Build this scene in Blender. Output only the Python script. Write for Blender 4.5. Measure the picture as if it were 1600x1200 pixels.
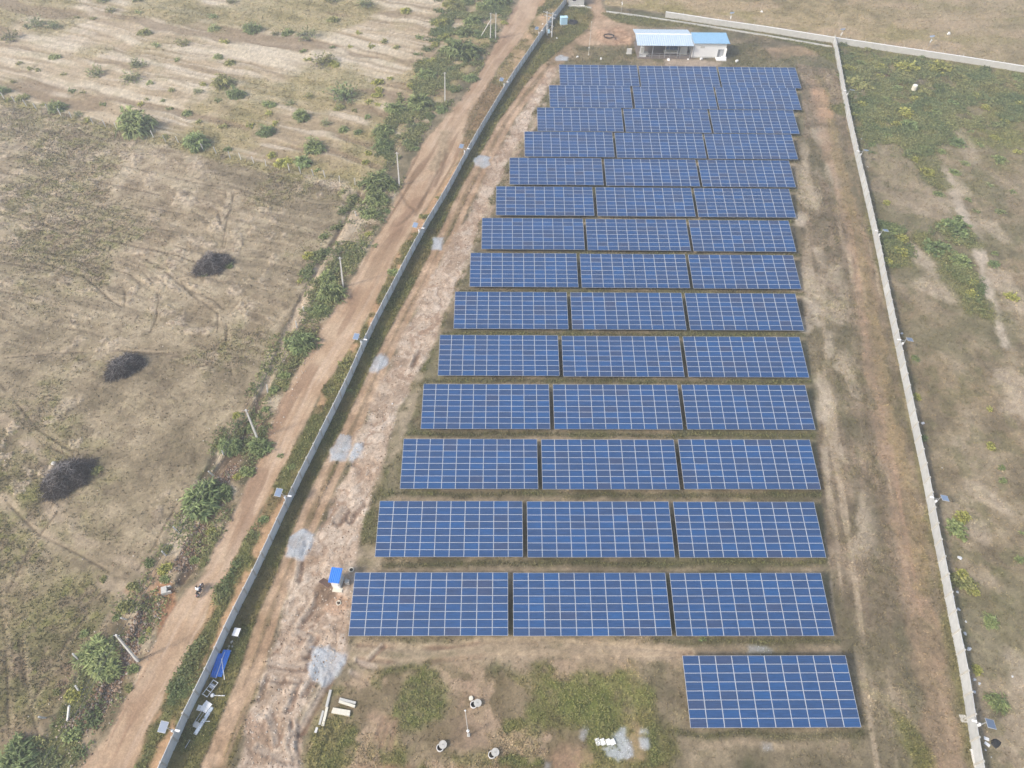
import bpy, math, random
import numpy as np
from mathutils import Vector, Matrix
R = math.radians
for o in list(bpy.data.objects):
    bpy.data.objects.remove(o)
scene = bpy.context.scene
COL = scene.collection
random.seed(7)
rng = np.random.default_rng(11)

# ------------------------------------------------------------------ camera
CF, CP, CR, CY, CH = 1110.0, 0.875557892, 0.0203983598, 0.0220847509, 88.1648593
_fw = np.array([math.sin(CY)*math.cos(CP), math.cos(CY)*math.cos(CP), -math.sin(CP)])
_rt = np.array([math.cos(CY), -math.sin(CY), 0.0])
_up = np.cross(_rt, _fw)
_R = math.cos(CR)*_rt + math.sin(CR)*_up
_U = -math.sin(CR)*_rt + math.cos(CR)*_up
cam = bpy.data.objects.new('camera', bpy.data.cameras.new('camera'))
COL.objects.link(cam)
M = Matrix(((_R[0], _U[0], -_fw[0], 0), (_R[1], _U[1], -_fw[1], 0), (_R[2], _U[2], -_fw[2], CH), (0, 0, 0, 1)))
cam.matrix_world = M
cam.data.sensor_width = 36.0
cam.data.lens = 36.0*CF/1600.0
cam.data.clip_start = 0.5
cam.data.clip_end = 8000
scene.camera = cam

def P(px, py, z=0.0):
    """the point of the site at height z that lies under a pixel of the 1600 x 1200 survey picture"""
    d = _fw + (px-800)/CF*_R - (py-600)/CF*_U
    s = (z-CH)/d[2]
    return Vector((d[0]*s, d[1]*s, z))

# ------------------------------------------------------------------ light
SUN_EL, SUN_AZ = R(40), R(207)          # azimuth = direction towards the sun, counter-clockwise from +X
sdir = Vector((math.cos(SUN_EL)*math.cos(SUN_AZ), math.cos(SUN_EL)*math.sin(SUN_AZ), math.sin(SUN_EL)))
sun = bpy.data.objects.new('sun', bpy.data.lights.new('sun', 'SUN'))
COL.objects.link(sun)
sun.data.energy = 2.2
sun.data.angle = R(8.0)
sun.data.color = (1.0, 0.94, 0.87)
sun.rotation_euler = sdir.to_track_quat('Z', 'Y').to_euler()
world = bpy.data.worlds.new('World')
scene.world = world
world.use_nodes = True
nt = world.node_tree
bg = nt.nodes['Background']
sky = nt.nodes.new('ShaderNodeTexSky')
sky.sky_type = 'NISHITA'
sky.sun_disc = False
sky.sun_elevation = SUN_EL
sky.sun_rotation = math.pi/2 - SUN_AZ
sky.air_density = 1.2
sky.dust_density = 3.0
bg.inputs['Strength'].default_value = 0.15
nt.links.new(sky.outputs[0], bg.inputs[0])
scene.view_settings.view_transform = 'Standard'
scene.view_settings.look = 'None'
scene.view_settings.exposure = 0.85
scene.view_settings.gamma = 1.0
scene.cycles.max_bounces = 6
scene.cycles.transparent_max_bounces = 8

# ------------------------------------------------------------------ helpers
def lin(c):
    """sRGB 0-255 to linear"""
    c = np.asarray(c, float)/255.0
    return np.where(c <= 0.04045, c/12.92, ((c+0.055)/1.055)**2.4)

def mat(name, rgb, rough=0.8, metal=0.0, noise=0.0, nscale=6.0, bump=0.0, bscale=20.0, spec=None, rand=0.0):
    m = bpy.data.materials.new(name)
    m.use_nodes = True
    n = m.node_tree.nodes; l = m.node_tree.links
    b = n['Principled BSDF']
    b.inputs['Roughness'].default_value = rough
    b.inputs['Metallic'].default_value = metal
    if spec is not None:
        b.inputs['Specular IOR Level'].default_value = spec
    b.inputs['Base Color'].default_value = (*rgb, 1)
    if noise or rand:
        hs = n.new('ShaderNodeHueSaturation')
        hs.inputs['Color'].default_value = (*rgb, 1)
        l.new(hs.outputs[0], b.inputs['Base Color'])
        tc = n.new('ShaderNodeTexCoord')
        nz = n.new('ShaderNodeTexNoise')
        nz.inputs['Scale'].default_value = nscale
        nz.inputs['Detail'].default_value = 5
        nz.inputs['Roughness'].default_value = 0.65
        l.new(tc.outputs['Object'], nz.inputs['Vector'])
        mr = n.new('ShaderNodeMapRange')
        mr.inputs[1].default_value = 0.25; mr.inputs[2].default_value = 0.75
        mr.inputs[3].default_value = 1-noise; mr.inputs[4].default_value = 1+noise
        l.new(nz.outputs[0], mr.inputs[0])
        val = mr.outputs[0]
        if rand:
            oi = n.new('ShaderNodeObjectInfo')
            m2 = n.new('ShaderNodeMapRange')
            m2.inputs[3].default_value = 1-rand; m2.inputs[4].default_value = 1+rand
            l.new(oi.outputs['Random'], m2.inputs[0])
            mu = n.new('ShaderNodeMath'); mu.operation = 'MULTIPLY'
            l.new(val, mu.inputs[0]); l.new(m2.outputs[0], mu.inputs[1])
            val = mu.outputs[0]
        l.new(val, hs.inputs['Value'])
    if bump:
        tc = n.new('ShaderNodeTexCoord')
        nz = n.new('ShaderNodeTexNoise')
        nz.inputs['Scale'].default_value = bscale
        nz.inputs['Detail'].default_value = 4
        l.new(tc.outputs['Object'], nz.inputs['Vector'])
        bp = n.new('ShaderNodeBump')
        bp.inputs['Strength'].default_value = bump
        bp.inputs['Distance'].default_value = 0.05
        l.new(nz.outputs[0], bp.inputs['Height'])
        l.new(bp.outputs[0], b.inputs['Normal'])
    return m

class MB:
    def __init__(self):
        self.v = []; self.f = []; self.mi = []
    def add(self, vs, fs, mi=0):
        o = len(self.v)
        self.v.extend([tuple(x) for x in vs])
        self.f.extend([tuple(i+o for i in f) for f in fs])
        self.mi.extend([mi]*len(fs))
        return self
    def box(self, c, s, rz=0.0, mi=0, mtx=None):
        hx, hy, hz = s[0]/2, s[1]/2, s[2]/2
        vs = [Vector((x*hx, y*hy, z*hz)) for z in (-1, 1) for y in (-1, 1) for x in (-1, 1)]
        m = Matrix.Translation(Vector(c)) @ (mtx if mtx is not None else Matrix.Rotation(rz, 4, 'Z'))
        vs = [m @ v for v in vs]
        return self.add(vs, [(0, 2, 3, 1), (4, 5, 7, 6), (0, 1, 5, 4), (2, 6, 7, 3), (0, 4, 6, 2), (1, 3, 7, 5)], mi)
    def beam(self, a, b, w, h=None, mi=0):
        a = Vector(a); b = Vector(b); d = b-a
        q = d.to_track_quat('X', 'Z').to_matrix().to_4x4()
        return self.box((a+b)/2, (d.length, w, h or w), 0, mi, q)
    def tube(self, pts, r, n=6, mi=0, caps=True):
        pts = [Vector(p) for p in pts]
        rs = r if isinstance(r, (list, tuple)) else [r]*len(pts)
        vs = []; fs = []
        for i, p in enumerate(pts):
            d = pts[min(i+1, len(pts)-1)]-pts[max(i-1, 0)]
            u = d.orthogonal().normalized() if abs(d.normalized().z) < 0.95 else Vector((1, 0, 0))
            u = (u - d.normalized()*u.dot(d.normalized())).normalized()
            w = d.normalized().cross(u)
            for k in range(n):
                a = 2*math.pi*k/n
                vs.append(p+(u*math.cos(a)+w*math.sin(a))*rs[i])
        for i in range(len(pts)-1):
            for k in range(n):
                k2 = (k+1) % n
                fs.append((i*n+k, i*n+k2, (i+1)*n+k2, (i+1)*n+k))
        if caps:
            fs.append(tuple(range(n-1, -1, -1)))
            fs.append(tuple(range((len(pts)-1)*n, len(pts)*n)))
        return self.add(vs, fs, mi)
    def lathe(self, prof, n=16, c=(0, 0, 0), mi=0, mtx=None):
        c = Vector(c); vs = []; fs = []
        for (r, z) in prof:
            for k in range(n):
                a = 2*math.pi*k/n
                v = Vector((r*math.cos(a), r*math.sin(a), z))
                vs.append(c+(mtx @ v if mtx is not None else v))
        for i in range(len(prof)-1):
            for k in range(n):
                k2 = (k+1) % n
                fs.append((i*n+k, i*n+k2, (i+1)*n+k2, (i+1)*n+k))
        if prof[0][0] > 1e-5: fs.append(tuple(range(n-1, -1, -1)))
        if prof[-1][0] > 1e-5: fs.append(tuple(range((len(prof)-1)*n, len(prof)*n)))
        return self.add(vs, fs, mi)
    def mesh(self, name, mats):
        me = bpy.data.meshes.new(name)
        me.from_pydata(self.v, [], self.f)
        for m in (mats if isinstance(mats, (list, tuple)) else [mats]):
            me.materials.append(m)
        me.polygons.foreach_set('material_index', self.mi)
        me.update()
        return me
    def build(self, name, mats, parent=None, loc=None):
        return link(name, self.mesh(name, mats), parent, loc)

def link(name, me, parent=None, loc=None, rz=None, sc=None):
    o = bpy.data.objects.new(name, me)
    COL.objects.link(o)
    if parent is not None: o.parent = parent
    if loc is not None: o.location = loc
    if rz is not None: o.rotation_euler = (0, 0, rz)
    if sc is not None: o.scale = sc
    return o

def tag(o, label=None, cat=None, group=None, kind=None):
    if label: o['label'] = label
    if cat: o['category'] = cat
    if group: o['group'] = group
    if kind: o['kind'] = kind
    return o

def empty(name, loc, rz=0.0, label=None, cat=None, group=None):
    o = bpy.data.objects.new(name, None)
    COL.objects.link(o)
    o.location = loc
    o.rotation_euler = (0, 0, rz)
    o.empty_display_size = 0.3
    return tag(o, label, cat, group)

KIDS = {}
def kids(o):
    return [c for c in o.children]
def copy_tree(o, parent=None):
    c = o.copy()
    COL.objects.link(c)
    if parent is not None: c.parent = parent
    for ch in kids(o): copy_tree(ch, c)
    return c

def np_mesh(name, V, F, mats, col=None, smooth=False, mi=None):
    """big mesh from arrays; F is (n,3) or (n,4); col is an (n_vertices,3) linear colour"""
    me = bpy.data.meshes.new(name)
    k = F.shape[1]
    me.vertices.add(len(V)); me.vertices.foreach_set('co', np.ascontiguousarray(V, np.float32).ravel())
    me.loops.add(F.size); me.loops.foreach_set('vertex_index', np.ascontiguousarray(F, np.int32).ravel())
    me.polygons.add(len(F))
    me.polygons.foreach_set('loop_start', np.arange(0, F.size, k, dtype=np.int32))
    me.polygons.foreach_set('loop_total', np.full(len(F), k, np.int32))
    if smooth: me.polygons.foreach_set('use_smooth', np.ones(len(F), bool))
    for m in (mats if isinstance(mats, (list, tuple)) else [mats]): me.materials.append(m)
    if mi is not None: me.polygons.foreach_set('material_index', np.ascontiguousarray(mi, np.int32))
    me.update(calc_edges=True)
    if col is not None:
        a = me.color_attributes.new('Col', 'FLOAT_COLOR', 'POINT')
        c4 = np.ones((len(V), 4), np.float32); c4[:, :3] = col
        a.data.foreach_set('color', c4.ravel())
    return me

ORD = ['first', 'second', 'third', 'fourth', 'fifth', 'sixth', 'seventh', 'eighth', 'ninth', 'tenth', 'eleventh', 'twelfth', 'thirteenth',
       'fourteenth', 'fifteenth', 'sixteenth', 'seventeenth', 'eighteenth', 'nineteenth', 'twentieth', 'twenty-first', 'twenty-second',
       'twenty-third', 'twenty-fourth', 'twenty-fifth', 'twenty-sixth', 'twenty-seventh', 'twenty-eighth', 'twenty-ninth', 'thirtieth']

# ------------------------------------------------------------------ noise
_T = np.random.default_rng(5).random((16, 256, 256)).astype(np.float32)
def vnoise(x, y, seed=0):
    T = _T[seed % 16]
    x = np.asarray(x, np.float32); y = np.asarray(y, np.float32)
    ix = np.floor(x); iy = np.floor(y)
    fx = x-ix; fy = y-iy
    ix = ix.astype(np.int32); iy = iy.astype(np.int32)
    fx = fx*fx*(3-2*fx); fy = fy*fy*(3-2*fy)
    x0 = ix & 255; x1 = (ix+1) & 255; y0 = iy & 255; y1 = (iy+1) & 255
    a = T[x0, y0]; b = T[x1, y0]; c = T[x0, y1]; d = T[x1, y1]
    return (a+(b-a)*fx)*(1-fy)+(c+(d-c)*fx)*fy
def fbm(x, y, s, o=4, seed=0, g=0.5):
    """about 0..1, mean .5; s is the size of the largest blotch in metres"""
    out = 0; amp = 1; tot = 0
    c, q = math.cos(0.6), math.sin(0.6)
    x = x/s; y = y/s
    for i in range(o):
        out = out+amp*vnoise(x+17.3*i+seed*3.1, y-9.7*i+seed*5.7, seed+i)
        tot += amp; amp *= g
        x, y = (x*c-y*q)*2.03, (x*q+y*c)*2.03
    return out/tot
def sst(a, b, x):
    t = np.clip((x-a)/(b-a), 0, 1)
    return t*t*(3-2*t)

# ------------------------------------------------------------------ ground
th = np.linspace(math.atan2(13.5, CH), math.atan2(238, CH), 850)
ys = CH*np.tan(th)
ys = np.concatenate([[-400, -120, -30, 0, 8], ys, [255, 285, 340, 450, 800, 2500]])
us = np.linspace(-1.08, 1.08, 1040)
us = np.concatenate([[-20, -5, -2.4, -1.6, -1.3, -1.17], us, [1.17, 1.3, 1.6, 2.4, 5, 20]])
hw = 57.5*np.ones_like(ys)
sl = np.sqrt(np.maximum(ys, 0)**2+CH**2)
dep = np.maximum(ys, 0)*math.cos(CP)+CH*math.sin(CP)
hw = 800/CF*dep
GX = (us[None, :]*hw[:, None]+np.maximum(ys, 0)[:, None]*math.tan(CY)).astype(np.float64)
GY = np.repeat(ys[:, None], len(us), 1)
nr, nc = GX.shape
X = GX.ravel().astype(np.float32); Y = GY.ravel().astype(np.float32)
N = len(X)
jit = rng.normal(0, 1, (2, N)).astype(np.float32)*0.03
Z = np.zeros(N, np.float32)
C = np.zeros((N, 3), np.float32)
GR = np.zeros(N, np.float32)          # grass density
GN = np.zeros(N, np.float32)          # greenness of that grass
KA = 0.66                              # picture brightness to albedo

def W(pts): return np.array([P(*p)[:2] for p in pts])
def near(pw, margin):
    return np.where((X > pw[:, 0].min()-margin) & (X < pw[:, 0].max()+margin) & (Y > pw[:, 1].min()-margin) & (Y < pw[:, 1].max()+margin))[0]
def region(pts, soft=0.5, rough=1.0, rs=3.0, seed=1):
    """(indices, 0..1) of a polygon given by picture points, its edge roughened by noise"""
    pw = W(pts); m = soft+rough+0.5
    i = near(pw, m); x = X[i]; y = Y[i]
    d = np.full(len(i), 1e9, np.float32); ins = np.zeros(len(i), bool)
    for a, b in zip(pw, np.roll(pw, -1, 0)):
        e = b-a; L2 = e@e+1e-12
        t = np.clip(((x-a[0])*e[0]+(y-a[1])*e[1])/L2, 0, 1)
        d = np.minimum(d, np.hypot(x-a[0]-t*e[0], y-a[1]-t*e[1]))
        c = ((a[1] > y) != (b[1] > y))
        if e[1] != 0:
            ins ^= c & (x < (b[0]-a[0])*(y-a[1])/(b[1]-a[1])+a[0])
    sd = np.where(ins, d, -d)+(fbm(x, y, rs, 4, seed)-0.5)*2*rough
    return i, sst(-soft, soft, sd)
def line(pts, width, soft=0.3, rough=0.0, rs=2.0, seed=1, margin=None):
    """(indices, mask, arc length, signed offset) along a polyline given by picture points"""
    pw = W(pts); m = (margin or width)+soft+rough+0.3
    i = near(pw, m); x = X[i]; y = Y[i]
    d = np.full(len(i), 1e9, np.float32); off = np.zeros(len(i), np.float32); s = np.zeros(len(i), np.float32); acc = 0
    for a, b in zip(pw[:-1], pw[1:]):
        e = b-a; L = math.sqrt(e@e)+1e-9; u = e/L
        t = np.clip((x-a[0])*u[0]+(y-a[1])*u[1], 0, L)
        dd = np.hypot(x-a[0]-t*u[0], y-a[1]-t*u[1])
        k = dd < d
        d[k] = dd[k]; s[k] = acc+t[k]; off[k] = (dd*np.sign((x-a[0])*-u[1]+(y-a[1])*u[0]))[k]
        acc += L
    w = width+((fbm(x, y, rs, 3, seed)-0.5)*2*rough if rough else 0)
    return i, 1-sst(w-soft, w+soft, d), s, off
def mix(i, m, col, k=KA):
    c = (lin(col)*k).astype(np.float32) if not isinstance(col, np.ndarray) else col
    C[i] += (c-C[i])*m[:, None]
def ramp(t, *cols):
    """colours (sRGB) spread over 0..1"""
    cs = np.array([lin(c)*KA for c in cols], np.float32)
    t = np.clip(t, 0, 1)*(len(cs)-1)
    k = np.minimum(t.astype(int), len(cs)-2); f = (t-k)[:, None]
    return cs[k]*(1-f)+cs[k+1]*f
def grass(i, m, g):
    GR[i] = GR[i]*(1-m)+m*g
def lv(t, a=0.32, b=0.68): return np.clip((t-a)/(b-a), 0, 1)

# -- whole plain
n1 = fbm(X, Y, 18, 5, 1); n2 = fbm(X, Y, 3.2, 4, 2); n3 = fbm(X, Y, 0.7, 3, 3); n4 = fbm(X+4.1, Y, 7, 5, 4)
C[:] = ramp(lv(0.5*n4+0.5*n2), (112, 104, 78), (140, 127, 100), (160, 143, 116))
Z += (n2-0.5)*0.10+(n3-0.5)*0.05
GR[:] = 0.25*sst(0.45, 0.65, n4)

# -- upper left: pale sandy ploughed field
A = [(-500, -160), (830, -160), (806, -20), (765, 75), (700, 150), (640, 225), (565, 300), (400, 258), (250, 215), (120, 183), (-10, 152), (-500, 35)]
i, m = region(A, 1.5, 2.5, 8, 3)
x, y = X[i], Y[i]
du = (P(400, 108)-P(0, 22)).normalized()
ua = x*du.x+y*du.y; va = -x*du.y+y*du.x
va = va+(fbm(x, y, 14, 3, 6)-0.5)*5
str1 = vnoise(ua/26, va/2.4, 3)*0.6+vnoise(ua/9, va/0.9, 4)*0.4
big = fbm(x, y, 26, 4, 7)
pale = lv(0.55*str1+0.45*big, 0.34, 0.62)
c = ramp(pale, (170, 150, 118), (192, 170, 137), (209, 190, 159), (221, 205, 177))
mix(i, m, c)
# toward the road and along the top it turns to dry yellow grass
ph = va/6.2+fbm(x, y, 9, 3, 2)*0.9
fr_ = ph-np.floor(ph); fd = np.abs(fr_-0.5)
mix(i, m*(1-sst(0.05, 0.16, fd))*sst(0.34, 0.5, vnoise(ua/16, np.floor(ph)*3.7, 5))*0.6, (156, 137, 110))
mix(i, m*sst(0.62, 0.8, vnoise(ua/22, va/0.7, 10))*0.5, (164, 144, 114))
mix(i, m*sst(0.62, 0.8, vnoise(ua/18, va/0.8+31, 11))*0.55, (228, 213, 190))
dry = sst(0.50, 0.66, fbm(x+30, y, 20, 5, 8)+0.25*sst(-10, 22, x)*sst(120, 175, y)+0.12*sst(195, 225, y))
mix(i, m*dry*0.75, ramp(lv(n2[i]), (140, 131, 84), (168, 154, 104), (186, 168, 124)))
mix(i, m*sst(0.60, 0.72, n2[i])*0.35, (150, 140, 98))
fur = sst(0.70, 0.78, vnoise(ua/40, va/3.4, 9))*sst(0.35, 0.5, vnoise(ua/12, va/5, 2))
mix(i, m*fur*0.75, (150, 128, 100)); Z[i] -= m*fur*0.12
Z[i] += m*(str1-0.5)*0.14
grass(i, m, 0.30*dry+0.05)

# -- left middle: grey stubble field
B = [(-500, 35), (-10, 150), (120, 181), (250, 213), (400, 256), (550, 296), (530, 345), (495, 425), (430, 520), (385, 620), (330, 700), (250, 850), (150, 980), (90, 1090), (30, 1230), (-500, 1230)]
i, m = region(B, 0.6, 1.2, 5, 4)
x, y = X[i], Y[i]
up = sst(62, 112, y+0.25*x+10)        # sandier towards its far side
grn = sst(0.44, 0.62, fbm(x+9, y, 17, 5, 9)+0.22*np.exp(-((y-58)/22)**2)*sst(5, -30, x+35)-0.05)
c = ramp(lv(0.5*n4[i]+0.5*n2[i], 0.34, 0.66), (134, 120, 94), (157, 141, 113), (176, 159, 130))
mix(i, m, c)
mix(i, m*up*lv(fbm(x, y, 11, 5, 10), 0.42, 0.6)*0.85, ramp(lv(n2[i]), (160, 140, 112), (190, 170, 140), (205, 188, 160)))
mix(i, m*grn*0.6*sst(0.38, 0.6, n2[i]), (140, 134, 86))
spk = sst(0.54, 0.66, fbm(x+3, y, 1.0, 3, 11))
mix(i, m*spk*grn*0.6, (140, 138, 82))
cl = sst(0.57, 0.64, fbm(x-7, y, 2.6, 4, 12))*sst(0.45, 0.6, fbm(x, y, 16, 3, 13)+0.15*up)
mix(i, m*cl*0.8, (204, 185, 159)); Z[i] += m*cl*(0.10+0.30*(n3[i]-0.4))
mix(i, m*cl*sst(0.56, 0.70, fbm(x, y, 0.6, 3, 6))*0.6, (112, 94, 80))  # shadow flecks painted in among the pale clods
dk = sst(0.63, 0.70, fbm(x+5, y+2, 2.2, 4, 14))
mix(i, m*dk*0.45, (110, 96, 76))
u2 = x*du.x+y*du.y; v2 = -x*du.y+y*du.x+(fbm(x, y, 12, 3, 6)-0.5)*4
st = vnoise(u2/18, v2/0.8, 5)
fs = sst(55, 95, y)
mix(i, m*fs*sst(0.60, 0.8, st)*0.5, (186, 168, 138))
st2 = vnoise(u2/9, v2/0.42+7, 9); st3 = vnoise(u2/11, v2/0.5+70, 10)
mix(i, m*fs*sst(0.60, 0.85, st2)*0.5*sst(0.35, 0.6, n4[i]), (112, 100, 80)); mix(i, m*fs*sst(0.60, 0.85, st3)*0.45, (180, 164, 136))
mix(i, m*fs*sst(0.66, 0.8, vnoise(u2/20, v2/0.9+40, 6))*0.4, (118, 104, 82))
# the brownish bare corner at the lower left
mix(i, m*sst(48, 26, y)*0.55*lv(n4[i]), (140, 112, 92))
mix(i, m*sst(46, 28, y)*sst(0.54, 0.64, fbm(x, y, 3, 4, 5))*0.5, (118, 116, 70))
Z[i] += m*(n2[i]-0.5)*0.10
grass(i, m, 0.20+0.5*grn)
# tyre arcs and headland lines
arcs = [[(352, 300), (356, 335), (350, 370), (345, 395)], [(366, 300), (360, 330), (350, 345)],
        [(60, 395), (160, 405), (220, 422), (240, 445), (248, 470), (243, 500), (235, 520)], [(45, 345), (120, 370), (170, 395), (190, 435), (196, 470), (192, 488)],
        [(268, 435), (300, 455), (335, 470), (350, 485), (355, 515), (352, 545), (345, 560)], [(280, 430), (285, 445), (320, 475), (340, 490), (340, 530)],
        [(185, 548), (260, 556), (340, 563), (360, 585)], [(240, 552), (300, 575), (330, 570)], [(300, 330), (318, 340), (322, 355), (310, 365)],
        [(100, 330), (200, 350), (290, 365), (310, 372)], [(0, 600), (60, 672), (110, 705), (135, 745)], [(0, 775), (60, 835), (130, 870), (190, 905)], [(45, 675), (60, 690), (120, 720)],
        [(0, 920), (8, 1010), (12, 1080), (15, 1200)], [(28, 1000), (36, 1060), (44, 1110)], [(55, 1090), (100, 1010), (140, 955)], [(275, 790), (240, 855), (215, 890)],
        [(300, 765), (340, 705), (352, 670)], [(0, 410), (90, 425), (150, 455), (190, 480)], [(130, 360), (185, 365), (190, 380), (178, 395)], [(290, 310), (325, 312), (340, 330), (345, 350)], [(362, 300), (364, 325), (357, 360), (349, 392)], [(0, 335), (150, 372), (270, 398), (312, 412)], [(60, 300), (200, 335), (300, 352), (318, 362)],
        [(20, 318), (140, 350), (250, 378), (318, 398)], [(120, 300), (220, 322), (290, 335)], [(0, 398), (60, 408), (130, 432), (175, 470)], [(30, 400), (150, 412), (205, 430), (222, 448)], [(0, 455), (70, 470), (120, 490)], [(228, 405), (262, 428), (310, 470)], [(150, 250), (230, 268), (300, 285), (345, 292)], [(50, 262), (160, 285), (250, 305)],
        [(362, 585), (356, 560), (352, 520)], [(0, 560), (90, 552), (185, 548), (270, 553)], [(90, 800), (45, 860), (10, 930)], [(34, 1000), (40, 1060), (48, 1110), (60, 1150)]]
for a in [[(0, 778), (60, 832), (110, 866), (190, 905), (238, 932)], [(75, 790), (92, 812), (78, 836)], [(120, 838), (160, 862), (205, 880), (240, 900)], [(165, 912), (200, 925), (240, 940)], [(0, 650), (45, 690), (80, 735)]]:
    i, m, s, off = line(a, 0.8, 0.6, 0.6, 2.5, 6)
    mix(i, m*0.7*sst(0.3, 0.55, vnoise(s/5, s*0, 3)), (184, 164, 138)); GR[i] *= 1-0.7*m
for k, a in enumerate(arcs):
    i, m, s, off = line(a, 0.17, 0.14, 0.06, 2.0, k)
    m = m*sst(0.25, 0.5, vnoise(s/4.0, s*0+k, k))
    mix(i, m*0.75, (104, 90, 70)); Z[i] -= 0.06*m
    i, m, s, off = line([(p[0]+6, p[1]-3) for p in a], 0.28, 0.25, 0.12, 2.0, k+3)
    mix(i, m*0.35, (186, 166, 136))

i, m, s, off = line([(-20, 148), (95, 182), (215, 210), (300, 232), (400, 258), (480, 276), (545, 291)], 1.6, 1.0, 1.2, 4, 5)
mix(i, m*0.6*sst(0.4, 0.6, n2[i]+0.05), (158, 148, 92)); grass(i, m, 0.6)
i, m = region([(470, 272), (545, 285), (550, 296), (500, 290), (478, 282)], 0.8, 1.2, 2.5, 4)
mix(i, m*0.75, (212, 194, 170))
# -- strip between left field and the road: eroded bank with a small drain
Dk = [(770, 60), (735, 140), (700, 180), (660, 240), (625, 290), (560, 300), (535, 345), (500, 425), (435, 520), (390, 615), (340, 690), (262, 845), (160, 978), (100, 1085), (40, 1215),
      (120, 1215), (165, 1145), (205, 1085), (232, 1030), (252, 970), (290, 915), (325, 885), (352, 815), (398, 745), (425, 695), (450, 640), (480, 590), (500, 520), (545, 440), (572, 395), (600, 345), (628, 290), (650, 250), (676, 210), (705, 175), (738, 136), (780, 60)]
i, m = region(Dk, 0.5, 1.0, 3, 5)
x, y = X[i], Y[i]
c = ramp(lv(0.4*n2[i]+0.6*fbm(x, y, 5, 4, 15), 0.36, 0.62), (98, 92, 66), (136, 120, 92), (178, 158, 128), (200, 182, 154))
mix(i, m, c)
mix(i, m*sst(0.50, 0.60, fbm(x+2, y, 6, 4, 1))*0.8, ramp(n2[i], (74, 84, 44), (108, 114, 60)))
Z[i] += m*(fbm(x, y, 2, 4, 6)-0.5)*0.35
grass(i, m, 0.55*sst(0.40, 0.6, fbm(x+2, y, 6, 4, 1))+0.15)
for a, w, cc, dz in [([(562, 300), (540, 345), (505, 405), (470, 470), (440, 540), (420, 590), (380, 690), (330, 745), (290, 800)], 0.5, (112, 95, 78), -0.35),
                     ([(556, 330), (530, 385), (495, 425), (478, 470), (455, 515), (432, 570), (408, 605)], 1.1, (196, 176, 148), 0.08),
                     ([(318, 850), (300, 880), (284, 905)], 0.6, (92, 76, 62), -0.35),
                     ([(232, 935), (228, 975), (205, 1010), (185, 1050), (170, 1085), (150, 1120)], 0.8, (88, 72, 60), -0.4),
                     ([(335, 715), (318, 745), (312, 760)], 0.4, (88, 76, 62), -0.25),
                     ([(395, 660), (375, 705), (350, 745), (330, 800), (305, 850), (285, 875)], 1.0, (124, 104, 82), -0.2),
                     ([(250, 920), (262, 955), (262, 985)], 1.3, (180, 132, 96), 0.0), ([(205, 920), (222, 935), (240, 900)], 0.8, (180, 150, 120), 0.0)]:
    i, m, s, off = line(a, w, 0.35, 0.35, 1.6, 3)
    mix(i, m*0.85, cc); Z[i] += dz*m; GR[i] *= 1-0.85*m

# -- dirt road
RD = [(815, -60), (812, 0), (797, 25), (777, 62), (757, 100), (735, 137), (702, 175), (670, 212), (645, 250), (625, 297), (600, 350), (572, 400), (542, 450), (496, 525), (452, 597), (422, 668), (385, 760), (352, 822), (322, 893), (290, 922), (262, 968), (225, 1035), (196, 1092), (165, 1150), (128, 1199), (80, 1290),
      (165, 1290), (212, 1198), (232, 1135), (265, 1072), (292, 1025), (315, 975), (337, 920), (357, 897), (397, 820), (430, 752), (463, 690), (487, 645), (510, 600), (558, 525), (598, 450), (617, 400), (648, 350), (685, 297), (716, 250), (727, 212), (744, 175), (762, 137), (782, 100), (812, 62), (837, 25), (852, 0), (870, -60)]
iR, mR = region(RD, 0.35, 0.55, 2.5, 6)
x, y = X[iR], Y[iR]
cl_road = [(835, -20), (822, 25), (795, 65), (770, 100), (748, 137), (722, 175), (700, 212), (682, 250), (655, 297), (625, 350), (595, 400), (570, 450), (527, 525), (482, 597), (442, 680), (410, 752), (375, 820), (340, 895), (313, 922), (288, 970), (258, 1030), (230, 1080), (198, 1140), (172, 1197), (120, 1290)]
mix(iR, mR, ramp(lv(0.5*n4[iR]+0.5*n2[iR], 0.35, 0.65), (190, 159, 127), (201, 171, 139), (210, 183, 152)))
i, m, s, off = line(cl_road, 9, 0.3)
mr = np.zeros(N, np.float32); mr[iR] = mR
lane = vnoise(s/14, off/0.55, 6)*0.6+vnoise(s/5, off/0.28+9, 7)*0.4
mix(i, mr[i]*lv(lane, 0.55, 0.8)*0.5, (176, 142, 114))
mix(i, mr[i]*lv(1-lane, 0.55, 0.8)*0.55, (214, 187, 162))
# churned wide part with curving ruts half way up
chn = np.exp(-((s-108)/26)**2)
mix(i, mr[i]*chn*sst(0.58, 0.68, vnoise(s/16+off/9, off/0.7+s/40, 8))*0.85, (140, 112, 84))
# damp dark worn bits
mix(i, mr[i]*sst(0.56, 0.68, vnoise(s/7, off/1.3, 11))*sst(0.5, 0.7, vnoise(s/22, off/6, 12))*0.55, (156, 124, 98))
Z[i] = Z[i]*(1-mr[i]*0.7)+mr[i]*((lane-0.5)*0.10-0.05)
GR[i] *= 1-mr[i]
for a in [[(690, 235), (683, 270), (668, 300), (650, 335)], [(700, 232), (690, 268), (680, 290)], [(668, 300), (655, 322), (632, 345), (622, 352)], [(625, 300), (638, 320), (650, 330)]]:
    i, m, s, off = line(a, 0.35, 0.3, 0.2, 1.5, 4)
    mix(i, m*0.6, (132, 106, 80)); Z[i] -= m*0.08
i, m = region([(690, 205), (705, 205), (702, 225), (690, 250), (680, 268), (672, 262), (682, 240)], 0.4, 1.2, 1.5, 3)
mix(i, m*0.7, ramp(n3[i], (122, 106, 76), (205, 182, 150)))

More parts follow.
